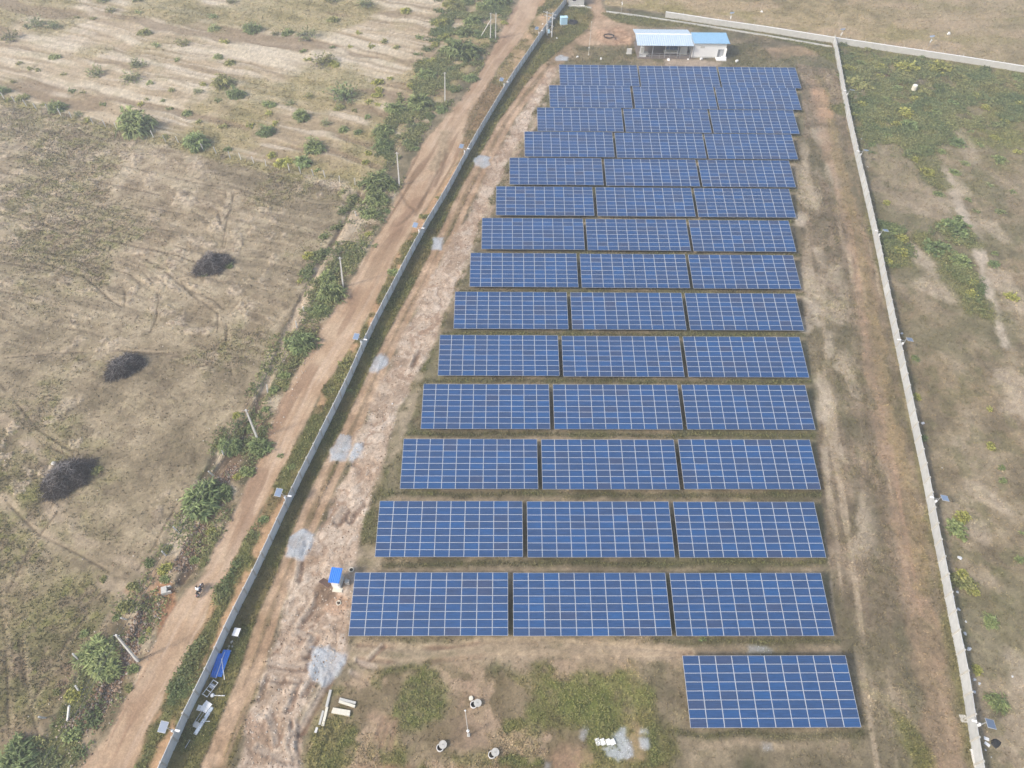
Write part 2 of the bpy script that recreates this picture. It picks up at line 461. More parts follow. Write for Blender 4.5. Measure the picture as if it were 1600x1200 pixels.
# -- verge between the road and the left wall
VG = [(852, -40), (837, 28), (812, 65), (782, 102), (762, 140), (744, 177), (727, 214), (716, 252), (686, 299), (648, 352), (617, 402), (598, 452), (558, 527), (510, 602), (487, 647), (463, 692), (430, 754), (397, 822), (357, 899), (337, 922), (315, 977), (292, 1027), (265, 1074), (232, 1137), (212, 1200), (165, 1290),
      (205, 1290), (255, 1195), (285, 1130), (320, 1060), (358, 975), (395, 893), (450, 783), (505, 673), (543, 597), (572, 530), (615, 448), (655, 370), (698, 298), (725, 248), (758, 190), (798, 128), (826, 86), (856, 40), (885, 0)]
i, m = region(VG, 0.25, 0.5, 2, 7)
x, y = X[i], Y[i]
bare = sst(0.43, 0.51, fbm(x+11, y*0.8, 5.5, 4, 14))
c = ramp(lv(n2[i], 0.35, 0.65), (98, 98, 60), (126, 120, 76), (144, 132, 92))
mix(i, m, c)
mix(i, m*bare*0.9, ramp(n2[i], (176, 140, 106), (206, 168, 132)))
grass(i, m, (1-bare)*0.9)
i2, m2 = region([(830, 30), (880, 0), (860, 45), (826, 92), (797, 130), (775, 125), (800, 80)], 0.6, 1.2, 3, 4)
mix(i2, m2*0.6, ramp(lv(n2[i2]), (150, 135, 92), (200, 172, 138)))
i, m = region([(732, 175), (770, 120), (790, 140), (740, 225), (722, 245), (724, 210)], 0.6, 0.8, 2, 3)
mix(i, m*0.65, (112, 98, 68)); grass(i, m, 0.5)
# dense green band right at the road edge, near part
i, m, s, off = line([(395, 840), (360, 915), (335, 975), (305, 1030), (275, 1085), (243, 1150), (216, 1210)], 0.95, 0.4, 0.6, 1.6, 9)
mix(i, m*0.85, ramp(lv(n3[i]), (84, 94, 50), (110, 118, 68))); grass(i, m, 1.0)
i, m, s, off = line([(500, 640), (470, 705), (440, 760), (412, 815)], 0.9, 0.4, 0.5, 1.6, 9)
mix(i, m*0.6, (92, 100, 56)); grass(i, m, 0.8)

# -- inside the compound
IN = [(886, 5), (857, 42), (827, 87), (800, 126), (760, 192), (727, 250), (701, 300), (657, 372), (617, 450), (575, 532), (547, 597), (510, 672), (454, 785), (405, 892), (362, 977), (325, 1060), (292, 1125), (262, 1195), (215, 1290),
      (1545, 1290), (1522, 1197), (1500, 1050), (1471, 900), (1411, 600), (1349, 300), (1301, 67), (1039, 22), (950, 12)]
i, m = region(IN, 0.1, 0.0)
IN_i, IN_m = i, m
x, y = X[i], Y[i]
mix(i, m, ramp(lv(0.45*n4[i]+0.55*n2[i], 0.34, 0.66), (104, 96, 72), (134, 121, 96), (158, 142, 116)))
mix(i, m*sst(0.5, 0.62, fbm(x, y, 9, 4, 4))*0.5, (104, 106, 70))
grass(i, m, 0.35*sst(0.40, 0.62, n4[i])+0.1)
# aisles between the table rows: darker grass in front of the low edge, pale worn line in the middle
for k in range(15):
    yr = 32.3+10.565*(k-1) if k else 21.7
    j = np.where((np.abs(Y-(yr-1.6)) < 2.2) & (X > -24+k*2.3) & (X < 44+k*2.2))[0]
    if k == 0: j = j[X[j] > 20]
    dd = Y[j]-(yr-1.45)+(fbm(X[j], Y[j], 4, 3, k)-0.5)*0.9
    pal = np.exp(-(dd/0.55)**2)*lv(fbm(X[j]+k*31, Y[j], 6, 4, k), 0.35, 0.6)
    mix(j, pal*0.7, ramp(n3[j], (150, 132, 106), (186, 166, 138)))
    gg = np.exp(-((dd-0.95)/0.5)**2)
    mix(j, gg*0.6, (88, 90, 56)); GR[j] = np.maximum(GR[j]*(1-pal), gg*0.9)
# front of the near rows: two worn track lines
for a in [[(560, 1008), (640, 1013), (700, 1012), (760, 1003), (860, 1001), (1000, 1012), (1080, 1020)], [(560, 1030), (610, 1034), (665, 1034), (780, 1024), (900, 1028), (1040, 1026), (1070, 1024)]]:
    i, m, s, off = line(a, 0.7, 0.5, 0.3, 2, 2)
    mix(i, m*0.75, (194, 172, 143)); GR[i] *= 1-m*0.8
    i, m, s, off = line(a, 0.26, 0.2, 0.15, 2, 2)
    mix(i, m*sst(0.35, 0.55, vnoise(s/6, s*0, 3))*0.8, (134, 108, 86)); Z[i] -= m*0.07
i, m = region([(540, 1000), (1060, 1000), (1060, 1045), (850, 1060), (600, 1040)], 0.8, 1.2, 3, 2)
mix(i, m*0.5*sst(0.4, 0.6, n2[i]), (176, 154, 127))

# -- grass strip along the left wall
GS = [(890, 5), (930, 12), (925, 45), (898, 66), (872, 84), (850, 106), (820, 138), (798, 172), (783, 185), (760, 228), (722, 300), (690, 365), (648, 447), (622, 495), (592, 552), (570, 600), (540, 670), (510, 725), (485, 775), (455, 840), (440, 890), (415, 960), (390, 1040), (365, 1095), (342, 1140), (318, 1197), (280, 1290),
      (205, 1290), (262, 1195), (292, 1125), (325, 1060), (362, 977), (405, 892), (454, 785), (510, 672), (547, 597), (575, 532), (617, 450), (657, 372), (701, 300), (727, 250), (760, 192), (800, 126), (827, 87), (857, 42)]
i, m = region(GS, 0.4, 0.5, 2, 8)
mix(i, m, ramp(lv(n2[i], 0.3, 0.7), (98, 99, 56), (116, 113, 66), (140, 130, 82)))
mix(i, m*sst(0.55, 0.66, fbm(X[i], Y[i], 7, 3, 3))*0.6, (140, 124, 84))
grass(i, m, 0.95)

# -- wheel tracks inside
TR = [(905, -40), (915, 2), (928, 25), (918, 45), (893, 65), (868, 84), (842, 106), (815, 140), (790, 176), (762, 225), (722, 297), (690, 362), (650, 446), (622, 494), (592, 552), (568, 602), (540, 668), (508, 728), (480, 780), (455, 845), (436, 895), (412, 965), (388, 1040), (362, 1100), (338, 1150), (315, 1197), (285, 1290),
      (340, 1290), (365, 1170), (395, 1120), (412, 1060), (430, 975), (452, 915), (480, 850), (512, 790), (535, 730), (566, 655), (592, 600), (616, 545), (636, 500), (662, 452), (690, 402), (715, 358), (745, 303), (778, 237), (805, 185), (835, 142), (866, 108), (895, 88), (925, 60), (965, 40), (1000, 44), (985, 36), (955, 28), (940, 10), (935, -40)]
i, m = region(TR, 0.35, 0.35, 2, 9)
mix(i, m*0.72, ramp(lv(n2[i]), (156, 130, 98), (188, 158, 128)))
Z[i] *= 1-0.5*m
GR[i] *= 1-0.6*m
TRi, TRm = i, m
for a, w in [([(850, 102), (822, 136), (800, 167), (785, 186), (760, 230), (720, 302), (690, 365), (672, 405), (650, 447), (625, 492), (595, 552), (572, 600), (540, 670), (510, 725), (487, 775), (455, 850), (440, 890), (408, 965), (380, 1050), (352, 1125), (320, 1197)], 0.55),
             ([(862, 104), (836, 138), (812, 168), (797, 190), (772, 235), (738, 300), (710, 362), (682, 407), (657, 460), (632, 507), (610, 552), (588, 600), (560, 665), (535, 722), (510, 775), (478, 845), (450, 905), (428, 970), (402, 1040), (370, 1112), (340, 1190)], 0.55)]:
    i, m, s, off = line(a, w, 0.25, 0.15, 2, 3)
    mix(i, m*0.85, ramp(lv(n2[i]), (182, 150, 119), (204, 174, 144))); Z[i] -= m*0.07; GR[i] *= 1-m
    i, m, s, off = line([(p[0]+(9 if w else 0)*(1+p[1]/1200), p[1]+3) for p in a], 0.3, 0.2, 0.25, 2, 5)
    mix(i, m*0.7*sst(0.3, 0.6, vnoise(s/9, s*0, 4)), (108, 102, 60)); GR[i] = np.maximum(GR[i], m*0.9)
# road from the gate towards the shed, bare reddish heap area
i, m = region([(900, -60), (915, 0), (930, 25), (925, 45), (900, 62), (912, 72), (945, 74), (985, 72), (995, 60), (1000, 46), (960, 33), (942, 15), (934, -60)], 0.6, 0.8, 3, 3)
mix(i, m*0.85, ramp(lv(n2[i]), (186, 154, 122), (205, 176, 146))); GR[i] *= 1-m
i, m = region([(928, 48), (970, 42), (985, 52), (990, 68), (960, 72), (935, 65)], 0.6, 0.8, 2, 3)
mix(i, m*0.75, ramp(lv(n3[i]), (168, 130, 100), (206, 170, 138))); Z[i] += m*(n2[i]-0.35)*0.9

# -- pale eroded sand between tracks and tables
SS = [(875, 100), (858, 110), (835, 140), (812, 180), (790, 215), (770, 252), (752, 297), (728, 340), (705, 375), (680, 425), (663, 455), (645, 495), (622, 540), (600, 590), (582, 630), (560, 680), (535, 745), (512, 795), (480, 850), (462, 900), (440, 970), (420, 1020), (402, 1070), (388, 1120), (372, 1190), (350, 1290),
      (480, 1290), (472, 1195), (468, 1125), (485, 1075), (540, 1030), (545, 975), (552, 925), (556, 880), (560, 850), (573, 800), (592, 745), (610, 695), (625, 640), (650, 590), (668, 560), (685, 520), (705, 470), (728, 420), (748, 372), (770, 325), (792, 290), (805, 245), (830, 205), (850, 165), (868, 125), (880, 106)]
i, m = region(SS, 0.5, 1.0, 2.5, 10)
x, y = X[i], Y[i]
wx = x+(fbm(x, y, 4, 4, 3)-0.5)*5; wy = y+(fbm(x+50, y, 4, 4, 5)-0.5)*5
rid = 1-np.abs(2*fbm(wx, wy*0.6, 4.0, 4, 6)-1)
rid2 = 1-np.abs(2*fbm(wx+20, wy*0.7, 1.5, 3, 8)-1)
c = ramp(lv(0.5*n2[i]+0.5*fbm(x, y, 6, 4, 2), 0.34, 0.64), (184, 158, 134), (204, 180, 156), (216, 196, 174))
mix(i, m*0.93, c)
mix(i, m*sst(0.90, 0.975, rid)*0.6, (158, 128, 104))
mix(i, m*sst(0.88, 0.97, rid2)*0.5, (164, 138, 114)); mix(i, m*sst(0.62, 0.5, rid2)*0.45, (222, 206, 188))
mix(i, m*sst(0.60, 0.68, fbm(x+70, y, 5, 4, 9))*0.65, (162, 138, 114))
Z[i] += m*((rid-0.8)*-0.16+(rid2-0.8)*-0.12+(n3[i]-0.5)*0.10)
GR[i] *= 1-0.93*m
# deep pocked ground south of the pump hut
i, m = region([(462, 900), (552, 900), (552, 990), (510, 1015), (470, 1080), (460, 1195), (380, 1195), (400, 1060), (430, 985)], 0.8, 1.2, 3, 4)
x, y = X[i], Y[i]
pk = fbm(x+8, y+3, 1.9, 4, 7)
mix(i, m*sst(0.54, 0.68, pk)*0.55, (156, 130, 106)); Z[i] += m*(0.5-pk)*0.32
for a, w in [([(497, 930), (492, 948)], 0.3), ([(487, 955), (470, 978)], 0.35), ([(425, 1037), (455, 1043), (478, 1043)], 0.45), ([(470, 990), (487, 998)], 0.5), ([(492, 1000), (480, 1022)], 0.6), ([(425, 1062), (445, 1063)], 0.35), ([(455, 1063), (470, 1066)], 0.35),
             ([(465, 1075), (455, 1105), (450, 1110)], 0.35), ([(418, 1060), (408, 1090)], 0.3), ([(424, 1120), (432, 1140), (434, 1162)], 0.45), ([(405, 1170), (420, 1178)], 0.5), ([(456, 1130), (453, 1170), (460, 1188)], 0.35), ([(466, 1130), (470, 1145)], 0.35), ([(462, 1145), (466, 1180), (470, 1190)], 0.35),
             ([(430, 1180), (470, 1192), (490, 1205)], 0.5), ([(497, 1050), (485, 1070), (475, 1085)], 0.35), ([(517, 1058), (505, 1085), (490, 1110), (472, 1142)], 0.5), ([(560, 1033), (585, 1043), (592, 1046)], 0.35), ([(552, 1052), (575, 1064)], 0.3), ([(600, 1010), (580, 1030)], 0.3), ([(520, 1140), (500, 1180), (498, 1200)], 0.3),
             ([(478, 850), (470, 880), (468, 905)], 0.4), ([(655, 550), (648, 565), (645, 572)], 0.35), ([(565, 790), (552, 800), (548, 812)], 0.7), ([(530, 815), (540, 800)], 0.8)]:
    i, m, s, off = line(a, w, 0.25, 0.25, 1.0, 3)
    mix(i, m*0.8, (122, 98, 80)); Z[i] -= m*0.14; GR[i] *= 1-m
    i, m, s, off = line([(p[0]-5, p[1]-3) for p in a], w*0.8, 0.25, 0.2, 1.0, 5)
    mix(i, m*0.5, (218, 200, 178)); Z[i] += m*0.08
i, m = region([(400, 1070), (435, 1068), (425, 1095), (408, 1115), (402, 1100)], 0.5, 0.5, 1.5, 2)
mix(i, m*0.6, (150, 126, 100))
# reddish ring round each manhole and the dark spoil beside the pump hut
for cx, cy, rr, cc in [(530, 945, 1.6, (202, 166, 136)), (548, 889, 1.1, (186, 168, 146)), (508, 925, 1.5, (134, 110, 88)), (500, 918, 0.8, (146, 122, 100))]:
    p = P(cx, cy); j = near(np.array([[p.x, p.y]]), rr+1)
    d = np.hypot(X[j]-p.x, Y[j]-p.y)+(n2[j]-0.5)*1.4
    mix(j, (1-sst(rr-0.5, rr+0.3, d))*0.8, cc)

# -- margin between sand and tables
MG = [(880, 106), (868, 125), (850, 165), (830, 205), (805, 245), (792, 290), (770, 325), (748, 372), (728, 420), (705, 470), (685, 520), (668, 560), (650, 590), (625, 640), (610, 695), (592, 745), (573, 800), (560, 850), (556, 890), (600, 890), (590, 790), (628, 690), (658, 610), (686, 530), (708, 462), (733, 400), (750, 345), (773, 295), (795, 250), (818, 208), (838, 170), (857, 135), (873, 104)]
i, m = region(MG, 0.4, 0.8, 2, 2)
mix(i, m*0.75, ramp(lv(fbm(X[i], Y[i], 4, 4, 6)), (96, 100, 58), (128, 118, 84), (186, 168, 142)))
grass(i, m, 0.7*sst(0.6, 0.4, fbm(X[i], Y[i], 4, 4, 6))+0.1)

# -- right-hand side inside the wall
RI = [(1245, 100), (1258, 180), (1245, 280), (1250, 390), (1260, 510), (1275, 660), (1292, 860), (1310, 1000), (1350, 1140), (1370, 1215), (1528, 1215), (1500, 1050), (1471, 900), (1411, 600), (1349, 300), (1312, 110)]
i, m = region(RI, 0.4, 0.8, 3, 3)
x, y = X[i], Y[i]
mix(i, m, ramp(lv(0.5*n4[i]+0.5*n2[i], 0.34, 0.66), (120, 107, 85), (144, 127, 105), (164, 146, 123)))
mix(i, m*sst(0.48, 0.6, fbm(x, y*0.5, 8, 5, 9))*0.4, (108, 106, 74))
ii, mm, ss_, oo = line([(1268, 90), (1288, 250), (1310, 400), (1342, 600), (1388, 850), (1438, 1100), (1465, 1225)], 13.5, 1.5, margin=15)
mm = mm*sst(0, 1, np.isin(ii, i[m > 0.5]).astype(np.float32))
sa = vnoise(ss_/15, oo/0.9, 3)*0.5+vnoise(ss_/5, oo/0.45, 5)*0.3+vnoise(ss_/30, oo/2.6, 6)*0.5
mix(ii, mm*sst(0.70, 0.95, sa)*0.75, (184, 166, 140)); mix(ii, mm*sst(0.58, 0.36, sa)*0.35, (108, 103, 78))
ed = region([(1246, 175), (1290, 200), (1310, 300), (1330, 500), (1350, 700), (1365, 860), (1296, 870), (1275, 660), (1258, 500), (1246, 380)], 1.5, 2, 4, 5)
mix(ed[0], ed[1]*sst(0.47, 0.6, fbm(X[ed[0]], Y[ed[0]]*0.6, 5, 5, 13))*0.75, (188, 172, 148))
grass(i, m, 0.35+0.3*sst(0.45, 0.6, n4[i]))
for a, w, cc, k in [([(1275, 130), (1280, 160), (1285, 185), (1292, 212), (1302, 252), (1318, 300), (1332, 350), (1343, 405), (1355, 475), (1365, 550), (1372, 600), (1382, 640), (1392, 700), (1405, 762), (1418, 825), (1430, 900), (1436, 960), (1448, 1025), (1462, 1085), (1474, 1150), (1480, 1215)], 1.9, (180, 150, 122), 0.65),
                    ([(1282, 120), (1300, 200), (1322, 300), (1345, 400), (1365, 500), (1388, 620), (1408, 720), (1432, 830), (1445, 920)], 1.1, (146, 134, 84), 0.4),
                    ([(1320, 130), (1345, 260), (1362, 345), (1385, 445), (1408, 560), (1425, 650), (1445, 745), (1462, 840), (1478, 920), (1490, 1000), (1510, 1100), (1520, 1190)], 0.9, (120, 118, 66), 0.6),
                    ([(1258, 180), (1272, 240), (1290, 300), (1310, 380), (1330, 450), (1340, 520), (1350, 620), (1365, 720), (1380, 800), (1395, 880)], 0.5, (112, 98, 76), 0.45),
                    ([(1275, 505), (1263, 470), (1268, 480), (1258, 515), (1268, 500), (1278, 480)], 0.8, (206, 190, 168), 0.85), ([(1252, 335), (1250, 350)], 1.0, (206, 190, 168), 0.85), ([(1285, 600), (1290, 625), (1284, 650)], 1.4, (204, 188, 164), 0.85),
                    ([(1297, 520), (1296, 555)], 0.6, (204, 188, 164), 0.8), ([(1290, 700), (1292, 745), (1296, 775)], 0.5, (196, 180, 156), 0.8), ([(1312, 700), (1320, 720)], 0.5, (196, 180, 156), 0.7), ([(1278, 390), (1285, 415)], 0.8, (200, 184, 160), 0.7), ([(1256, 225), (1262, 285), (1275, 320)], 0.8, (196, 178, 152), 0.7),
                    ([(1278, 140), (1290, 180)], 1.6, (196, 160, 128), 0.7), ([(1180, 82), (1230, 82), (1290, 75)], 3.0, (184, 152, 120), 0.6)]:
    i, m, s, off = line(a, w, 0.6, w*0.6, 3, 4)
    mix(i, m*k*(0.5+0.5*lv(n2[i])), cc)
    GR[i] *= 1-0.35*m*(1 if cc[0] > 150 else -1)
for a in [[(1322, 320), (1333, 370), (1341, 420), (1352, 500)], [(1402, 765), (1415, 830), (1428, 900)], [(1395, 710), (1404, 770), (1410, 810)], [(1425, 880), (1440, 960)]]:
    i, m, s, off = line(a, 0.25, 0.2, 0.15, 2, 4); mix(i, m*0.35, (184, 152, 124))
i, m = region([(1395, 1110), (1425, 1135), (1455, 1185), (1455, 1215), (1430, 1215), (1405, 1150)], 0.8, 1.2, 2, 5)
mix(i, m*0.75, ramp(n2[i], (100, 106, 52), (128, 122, 66))); grass(i, m, 0.95)

# -- lower middle: rough grass plot in front of the near row
i, m = region([(560, 1052), (640, 1040), (730, 1028), (820, 1050), (880, 1030), (990, 1035), (1030, 1110), (1050, 1215), (480, 1215), (490, 1120), (520, 1075)], 1.0, 1.5, 4, 6)
x, y = X[i], Y[i]
gz = fbm(x+3, y+6, 6, 5, 4)
mix(i, m*0.9, ramp(lv(n2[i]), (128, 112, 84), (152, 134, 106)))
mix(i, m*sst(0.41, 0.53, gz)*0.85, ramp(lv(n2[i]), (98, 106, 54), (124, 124, 70), (146, 138, 88)))
mix(i, m*sst(0.56, 0.64, fbm(x+40, y, 4, 4, 7))*0.7, (190, 164, 136))
grass(i, m, 0.9*sst(0.40, 0.54, gz)+0.25)
for pts, cc, k in [([(635, 1050), (680, 1040), (705, 1080), (690, 1120), (660, 1140), (610, 1125), (620, 1085)], (108, 116, 58), 0.8), ([(845, 1060), (905, 1055), (985, 1050), (1015, 1075), (1022, 1110), (960, 1120), (900, 1140), (830, 1150), (825, 1100)], (122, 126, 66), 0.75),
                   ([(1040, 1110), (1060, 1140), (1065, 1180), (1040, 1200), (1025, 1150)], (118, 116, 62), 0.7), ([(585, 1120), (615, 1130), (610, 1170), (575, 1165)], (186, 156, 130), 0.75), 
                   ([(720, 1068), (735, 1066), (730, 1105), (716, 1105)], (188, 158, 132), 0.8), ([(760, 1107), (772, 1108), (772, 1140), (762, 1140)], (184, 158, 132), 0.7), ([(860, 1175), (920, 1170), (935, 1195), (870, 1205)], (180, 146, 118), 0.7), ([(985, 1120), (1010, 1130), (1015, 1190), (980, 1190)], (176, 144, 116), 0.6),
                   ([(700, 1180), (760, 1175), (770, 1195), (720, 1205)], (108, 112, 50), 0.7), ([(705, 1125), (760, 1120), (765, 1170), (700, 1175)], (138, 116, 96), 0.6), ([(500, 1205), (1040, 1200), (1040, 1225), (500, 1225)], (150, 116, 92), 0.8)]:
    i, m = region(pts, 0.8, 1.2, 2, 3)
    mix(i, m*k*(0.6+0.4*lv(n3[i])), cc)
    if cc[0] > 130: GR[i] *= 1-0.85*m
    else: grass(i, m, 0.95)
for a in [[(610, 1122), (595, 1165)], [(600, 1122), (588, 1155)], [(618, 1125), (610, 1168)]]:
    i, m, s, off = line(a, 0.3, 0.25, 0.1, 2, 3); mix(i, m*0.6, (150, 122, 98)); Z[i] -= m*0.06

# -- right: open land outside the wall
RO = [(1303, 66), (1400, 83), (1600, 114), (2200, 215), (2200, 1290), (1560, 1290), (1530, 1197), (1508, 1050), (1479, 900), (1419, 600), (1357, 300)]
i, m = region(RO, 0.15, 0.0)
x, y = X[i], Y[i]
mix(i, m, ramp(lv(0.45*n4[i]+0.55*n2[i], 0.35, 0.65), (134, 120, 95), (155, 139, 111), (171, 155, 129)))
mix(i, m*sst(0.50, 0.66, fbm(x, y, 14, 5, 10))*0.4, (172, 154, 130))
mix(i, m*sst(0.52, 0.64, fbm(x+60, y, 12, 5, 11))*0.35, (142, 122, 90))
mix(i, m*sst(0.55, 0.66, fbm(x+20, y+20, 9, 4, 12))*0.5, (108, 106, 72))
gt = sst(128, 150, y+(fbm(x, y, 16, 4, 3)-0.5)*26)
pch = 0.45+0.55*sst(0.40, 0.54, fbm(x+13, y, 6, 4, 2))
mix(i, m*gt*0.9*pch, ramp(lv(fbm(x, y, 4, 4, 5)), (104, 108, 64), (126, 124, 80), (150, 138, 102)))
mix(i, m*gt*sst(0.54, 0.62, fbm(x, y, 3, 4, 15))*0.6, (140, 138, 84))
mix(i, m*sst(0.58, 0.68, fbm(x+1, y+9, 2.2, 4, 3))*0.4, (116, 114, 76)); grass(i, m, 0.30+0.5*gt*pch)
PT = [(1428, 165), (1436, 180), (1446, 198), (1444, 215), (1452, 240), (1462, 258), (1475, 272), (1488, 295), (1496, 318), (1510, 345), (1525, 365), (1533, 402), (1538, 442), (1550, 475), (1562, 505), (1572, 540)]
i, m, s, off = line(PT, 1.0, 0.6, 0.9, 3, 4)
mix(i, m*0.8*lv(fbm(X[i], Y[i], 5, 3, 3), 0.2, 0.5), (206, 190, 168)); GR[i] *= 1-0.8*m
for a, w, k in [([(1420, 385), (1440, 405), (1470, 430), (1490, 450)], 1.8, 0.6), ([(1440, 440), (1470, 460), (1490, 465)], 1.5, 0.5), ([(1480, 170), (1520, 250)], 1.5, 0.4), ([(1545, 270), (1600, 300)], 0.5, 0.3), ([(1470, 265), (1490, 292), (1500, 298)], 2.2, 0.6), ([(1545, 350), (1570, 375)], 1.5, 0.5), ([(1560, 430), (1600, 480)], 2, 0.5), ([(1520, 760), (1560, 785)], 1.4, 0.5), ([(1585, 600), (1600, 640)], 3, 0.5), ([(1525, 820), (1535, 840)], 1.2, 0.5), ([(1580, 1030), (1590, 1065)], 1.2, 0.5)]:
    i, m, s, off = line(a, w, 0.8, w*0.7, 2.5, 3)
    mix(i, m*k, (202, 184, 160))
for a, w in [([(1480, 360), (1500, 365), (1515, 375)], 2.4), ([(1445, 375), (1470, 398), (1495, 415)], 2.6), ([(1490, 420), (1505, 450), (1520, 470), (1540, 490)], 2.8), ([(1385, 360), (1400, 385), (1395, 405)], 3.0), ([(1455, 150), (1440, 210), (1445, 250), (1465, 285)], 2.8), ([(1330, 170), (1380, 180), (1420, 190)], 4)]:
    i, m, s, off = line(a, w, 1.2, w*0.6, 2.5, 8)
    mix(i, m*0.75, ramp(n2[i], (82, 92, 50), (112, 114, 64))); grass(i, m, 0.95)
for cx, cy, rr, cc in [(1388, 118, 1.6, (132, 118, 104)), (1432, 122, 1.4, (140, 126, 110)), (1400, 122, 1.6, (128, 88, 66)), (1362, 218, 1.2, (176, 176, 172))]:
    p = P(cx, cy); j = near(np.array([[p.x, p.y]]), 4)
    mix(j, (1-sst(rr-0.8, rr+1.2, np.hypot(X[j]-p.x, (Y[j]-p.y)*0.5)+(n2[j]-0.5)*2))*0.8, cc)

# -- top right: field behind the back wall
BF = [(945, 8), (1040, 20), (1200, 43), (1400, 73), (1600, 104), (2200, 200), (2200, -300), (938, -300)]
i, m = region(BF, 0.3, 0.6, 3, 5)
x, y = X[i], Y[i]
mix(i, m, ramp(lv(0.5*fbm(x, y, 14, 5, 6)+0.5*n2[i]), (150, 134, 96), (176, 156, 116), (190, 168, 134)))
mix(i, m*sst(0.5, 0.6, fbm(x, y*2, 16, 4, 9))*0.6, (156, 144, 86))
mix(i, m*sst(0.52, 0.62, fbm(x+33, y*2.2, 14, 4, 12))*0.6, (198, 172, 140))
mix(i, m*sst(30, 75, x-60)*0.35, (164, 148, 120))
grass(i, m, 0.35)
# grass between the back wall and its plinth, and the yard round the shed
i, m = region([(940, 20), (1040, 28), (1200, 52), (1300, 68), (1306, 100), (1250, 70), (1150, 48), (1090, 42), (1010, 42), (965, 35)], 0.6, 0.8, 3, 5)
mix(i, m*0.85, ramp(lv(n2[i]), (104, 106, 62), (134, 128, 82))); grass(i, m, 0.9)
i, m = region([(900, 72), (930, 70), (990, 72), (1000, 95), (960, 100), (900, 100), (885, 92)], 0.8, 1.2, 3, 6)
mix(i, m*0.7, ramp(lv(n2[i]), (112, 108, 74), (146, 130, 98))); grass(i, m, 0.6)
i, m = region([(1035, 92), (1090, 93), (1130, 98), (1120, 104), (1040, 103)], 0.4, 0.5, 2, 6)
mix(i, m*0.8, (190, 172, 152)); GR[i] *= 1-m
i, m = region([(1140, 70), (1180, 66), (1210, 90), (1180, 104), (1140, 100)], 0.6, 0.8, 2, 5)
mix(i, m*0.7, (110, 106, 74)); grass(i, m, 0.6)

# -- gravel heaps spread flat
GV = np.zeros(N, np.float32)
for k, pts in enumerate([[(490, 1018), (512, 1010), (538, 1020), (541, 1035), (528, 1058), (508, 1068), (490, 1062), (482, 1045)], [(489, 1010), (500, 1010), (505, 1018), (494, 1018)],
                         [(452, 838), (470, 828), (492, 834), (484, 858), (472, 872), (448, 868)], [(533, 678), (550, 682), (547, 700), (540, 720), (515, 722), (514, 705)], [(556, 695), (568, 692), (564, 715), (550, 724), (545, 712)],
                         [(583, 558), (596, 552), (608, 560), (603, 572), (590, 582), (577, 580)], [(678, 372), (692, 372), (690, 390), (674, 390)], [(742, 248), (752, 243), (765, 246), (764, 258), (752, 263), (741, 258)],
                         [(868, 88), (876, 86), (888, 90), (888, 95), (870, 95)], [(962, 1145), (975, 1140), (982, 1160), (988, 1180), (965, 1190), (948, 1180), (940, 1168), (955, 1165)], [(1000, 1137), (1012, 1138), (1012, 1146), (1000, 1146)], [(1000, 1155), (1014, 1155), (1012, 1168), (1002, 1166)],
                         [(850, 1187), (862, 1190), (862, 1205), (848, 1202)], [(1572, 1160), (1590, 1165), (1602, 1178), (1585, 1180)], [(912, 1135), (920, 1140), (912, 1160), (906, 1152)], [(1190, 1160), (1205, 1162), (1208, 1172), (1192, 1174)], [(1170, 1010), (1200, 1008), (1205, 1018), (1170, 1020)]]):
    if k == 13: continue
    i, m = region(pts, 0.35, 0.55, 1.4, k)
    m = m*(0.75+0.25*sst(0.36, 0.52, fbm(X[i], Y[i], 1.8, 3, k+2)))
    if k in (9, 10, 11): m *= 0.8
    if k in (12, 14, 15, 16): m *= 0.45
    mix(i, m*0.85, ramp(lv(0.5*n3[i]+0.5*n2[i], 0.3, 0.7), (188, 194, 198), (210, 216, 220))*1.0)
    Z[i] += m*(0.10+0.08*(n3[i]-0.5)); GR[i] *= 1-m
    GV[i] = np.maximum(GV[i], m)

# fine grain everywhere, coarser shadowy speckles painted in where grass grows
gr = fbm(X, Y, 0.40, 2, 13)
gv = rng.normal(0, 1, N).astype(np.float32)
n5 = fbm(X+7, Y-3, 1.1, 4, 9)
tf = sst(0.48, 0.70, n5)*np.clip(GR, 0, 0.8)*(1-GV)
C += (np.array([0.82, 0.87, 0.72], np.float32)*C-C)*tf[:, None]
tl = sst(0.55, 0.68, fbm(X-17, Y+5, 0.9, 3, 12))*(1-GV)*np.clip(1-mr, 0, 1)
C *= (1+0.15*tl)[:, None]
amp = (1-0.75*GV)*(1-0.45*mr)
C *= (1+amp*(0.42*(gr-0.5)+0.085*gv+0.24*(n3-0.5)+0.15*(n2-0.5)))[:, None]
C = np.clip(C, 0.01, 0.85)

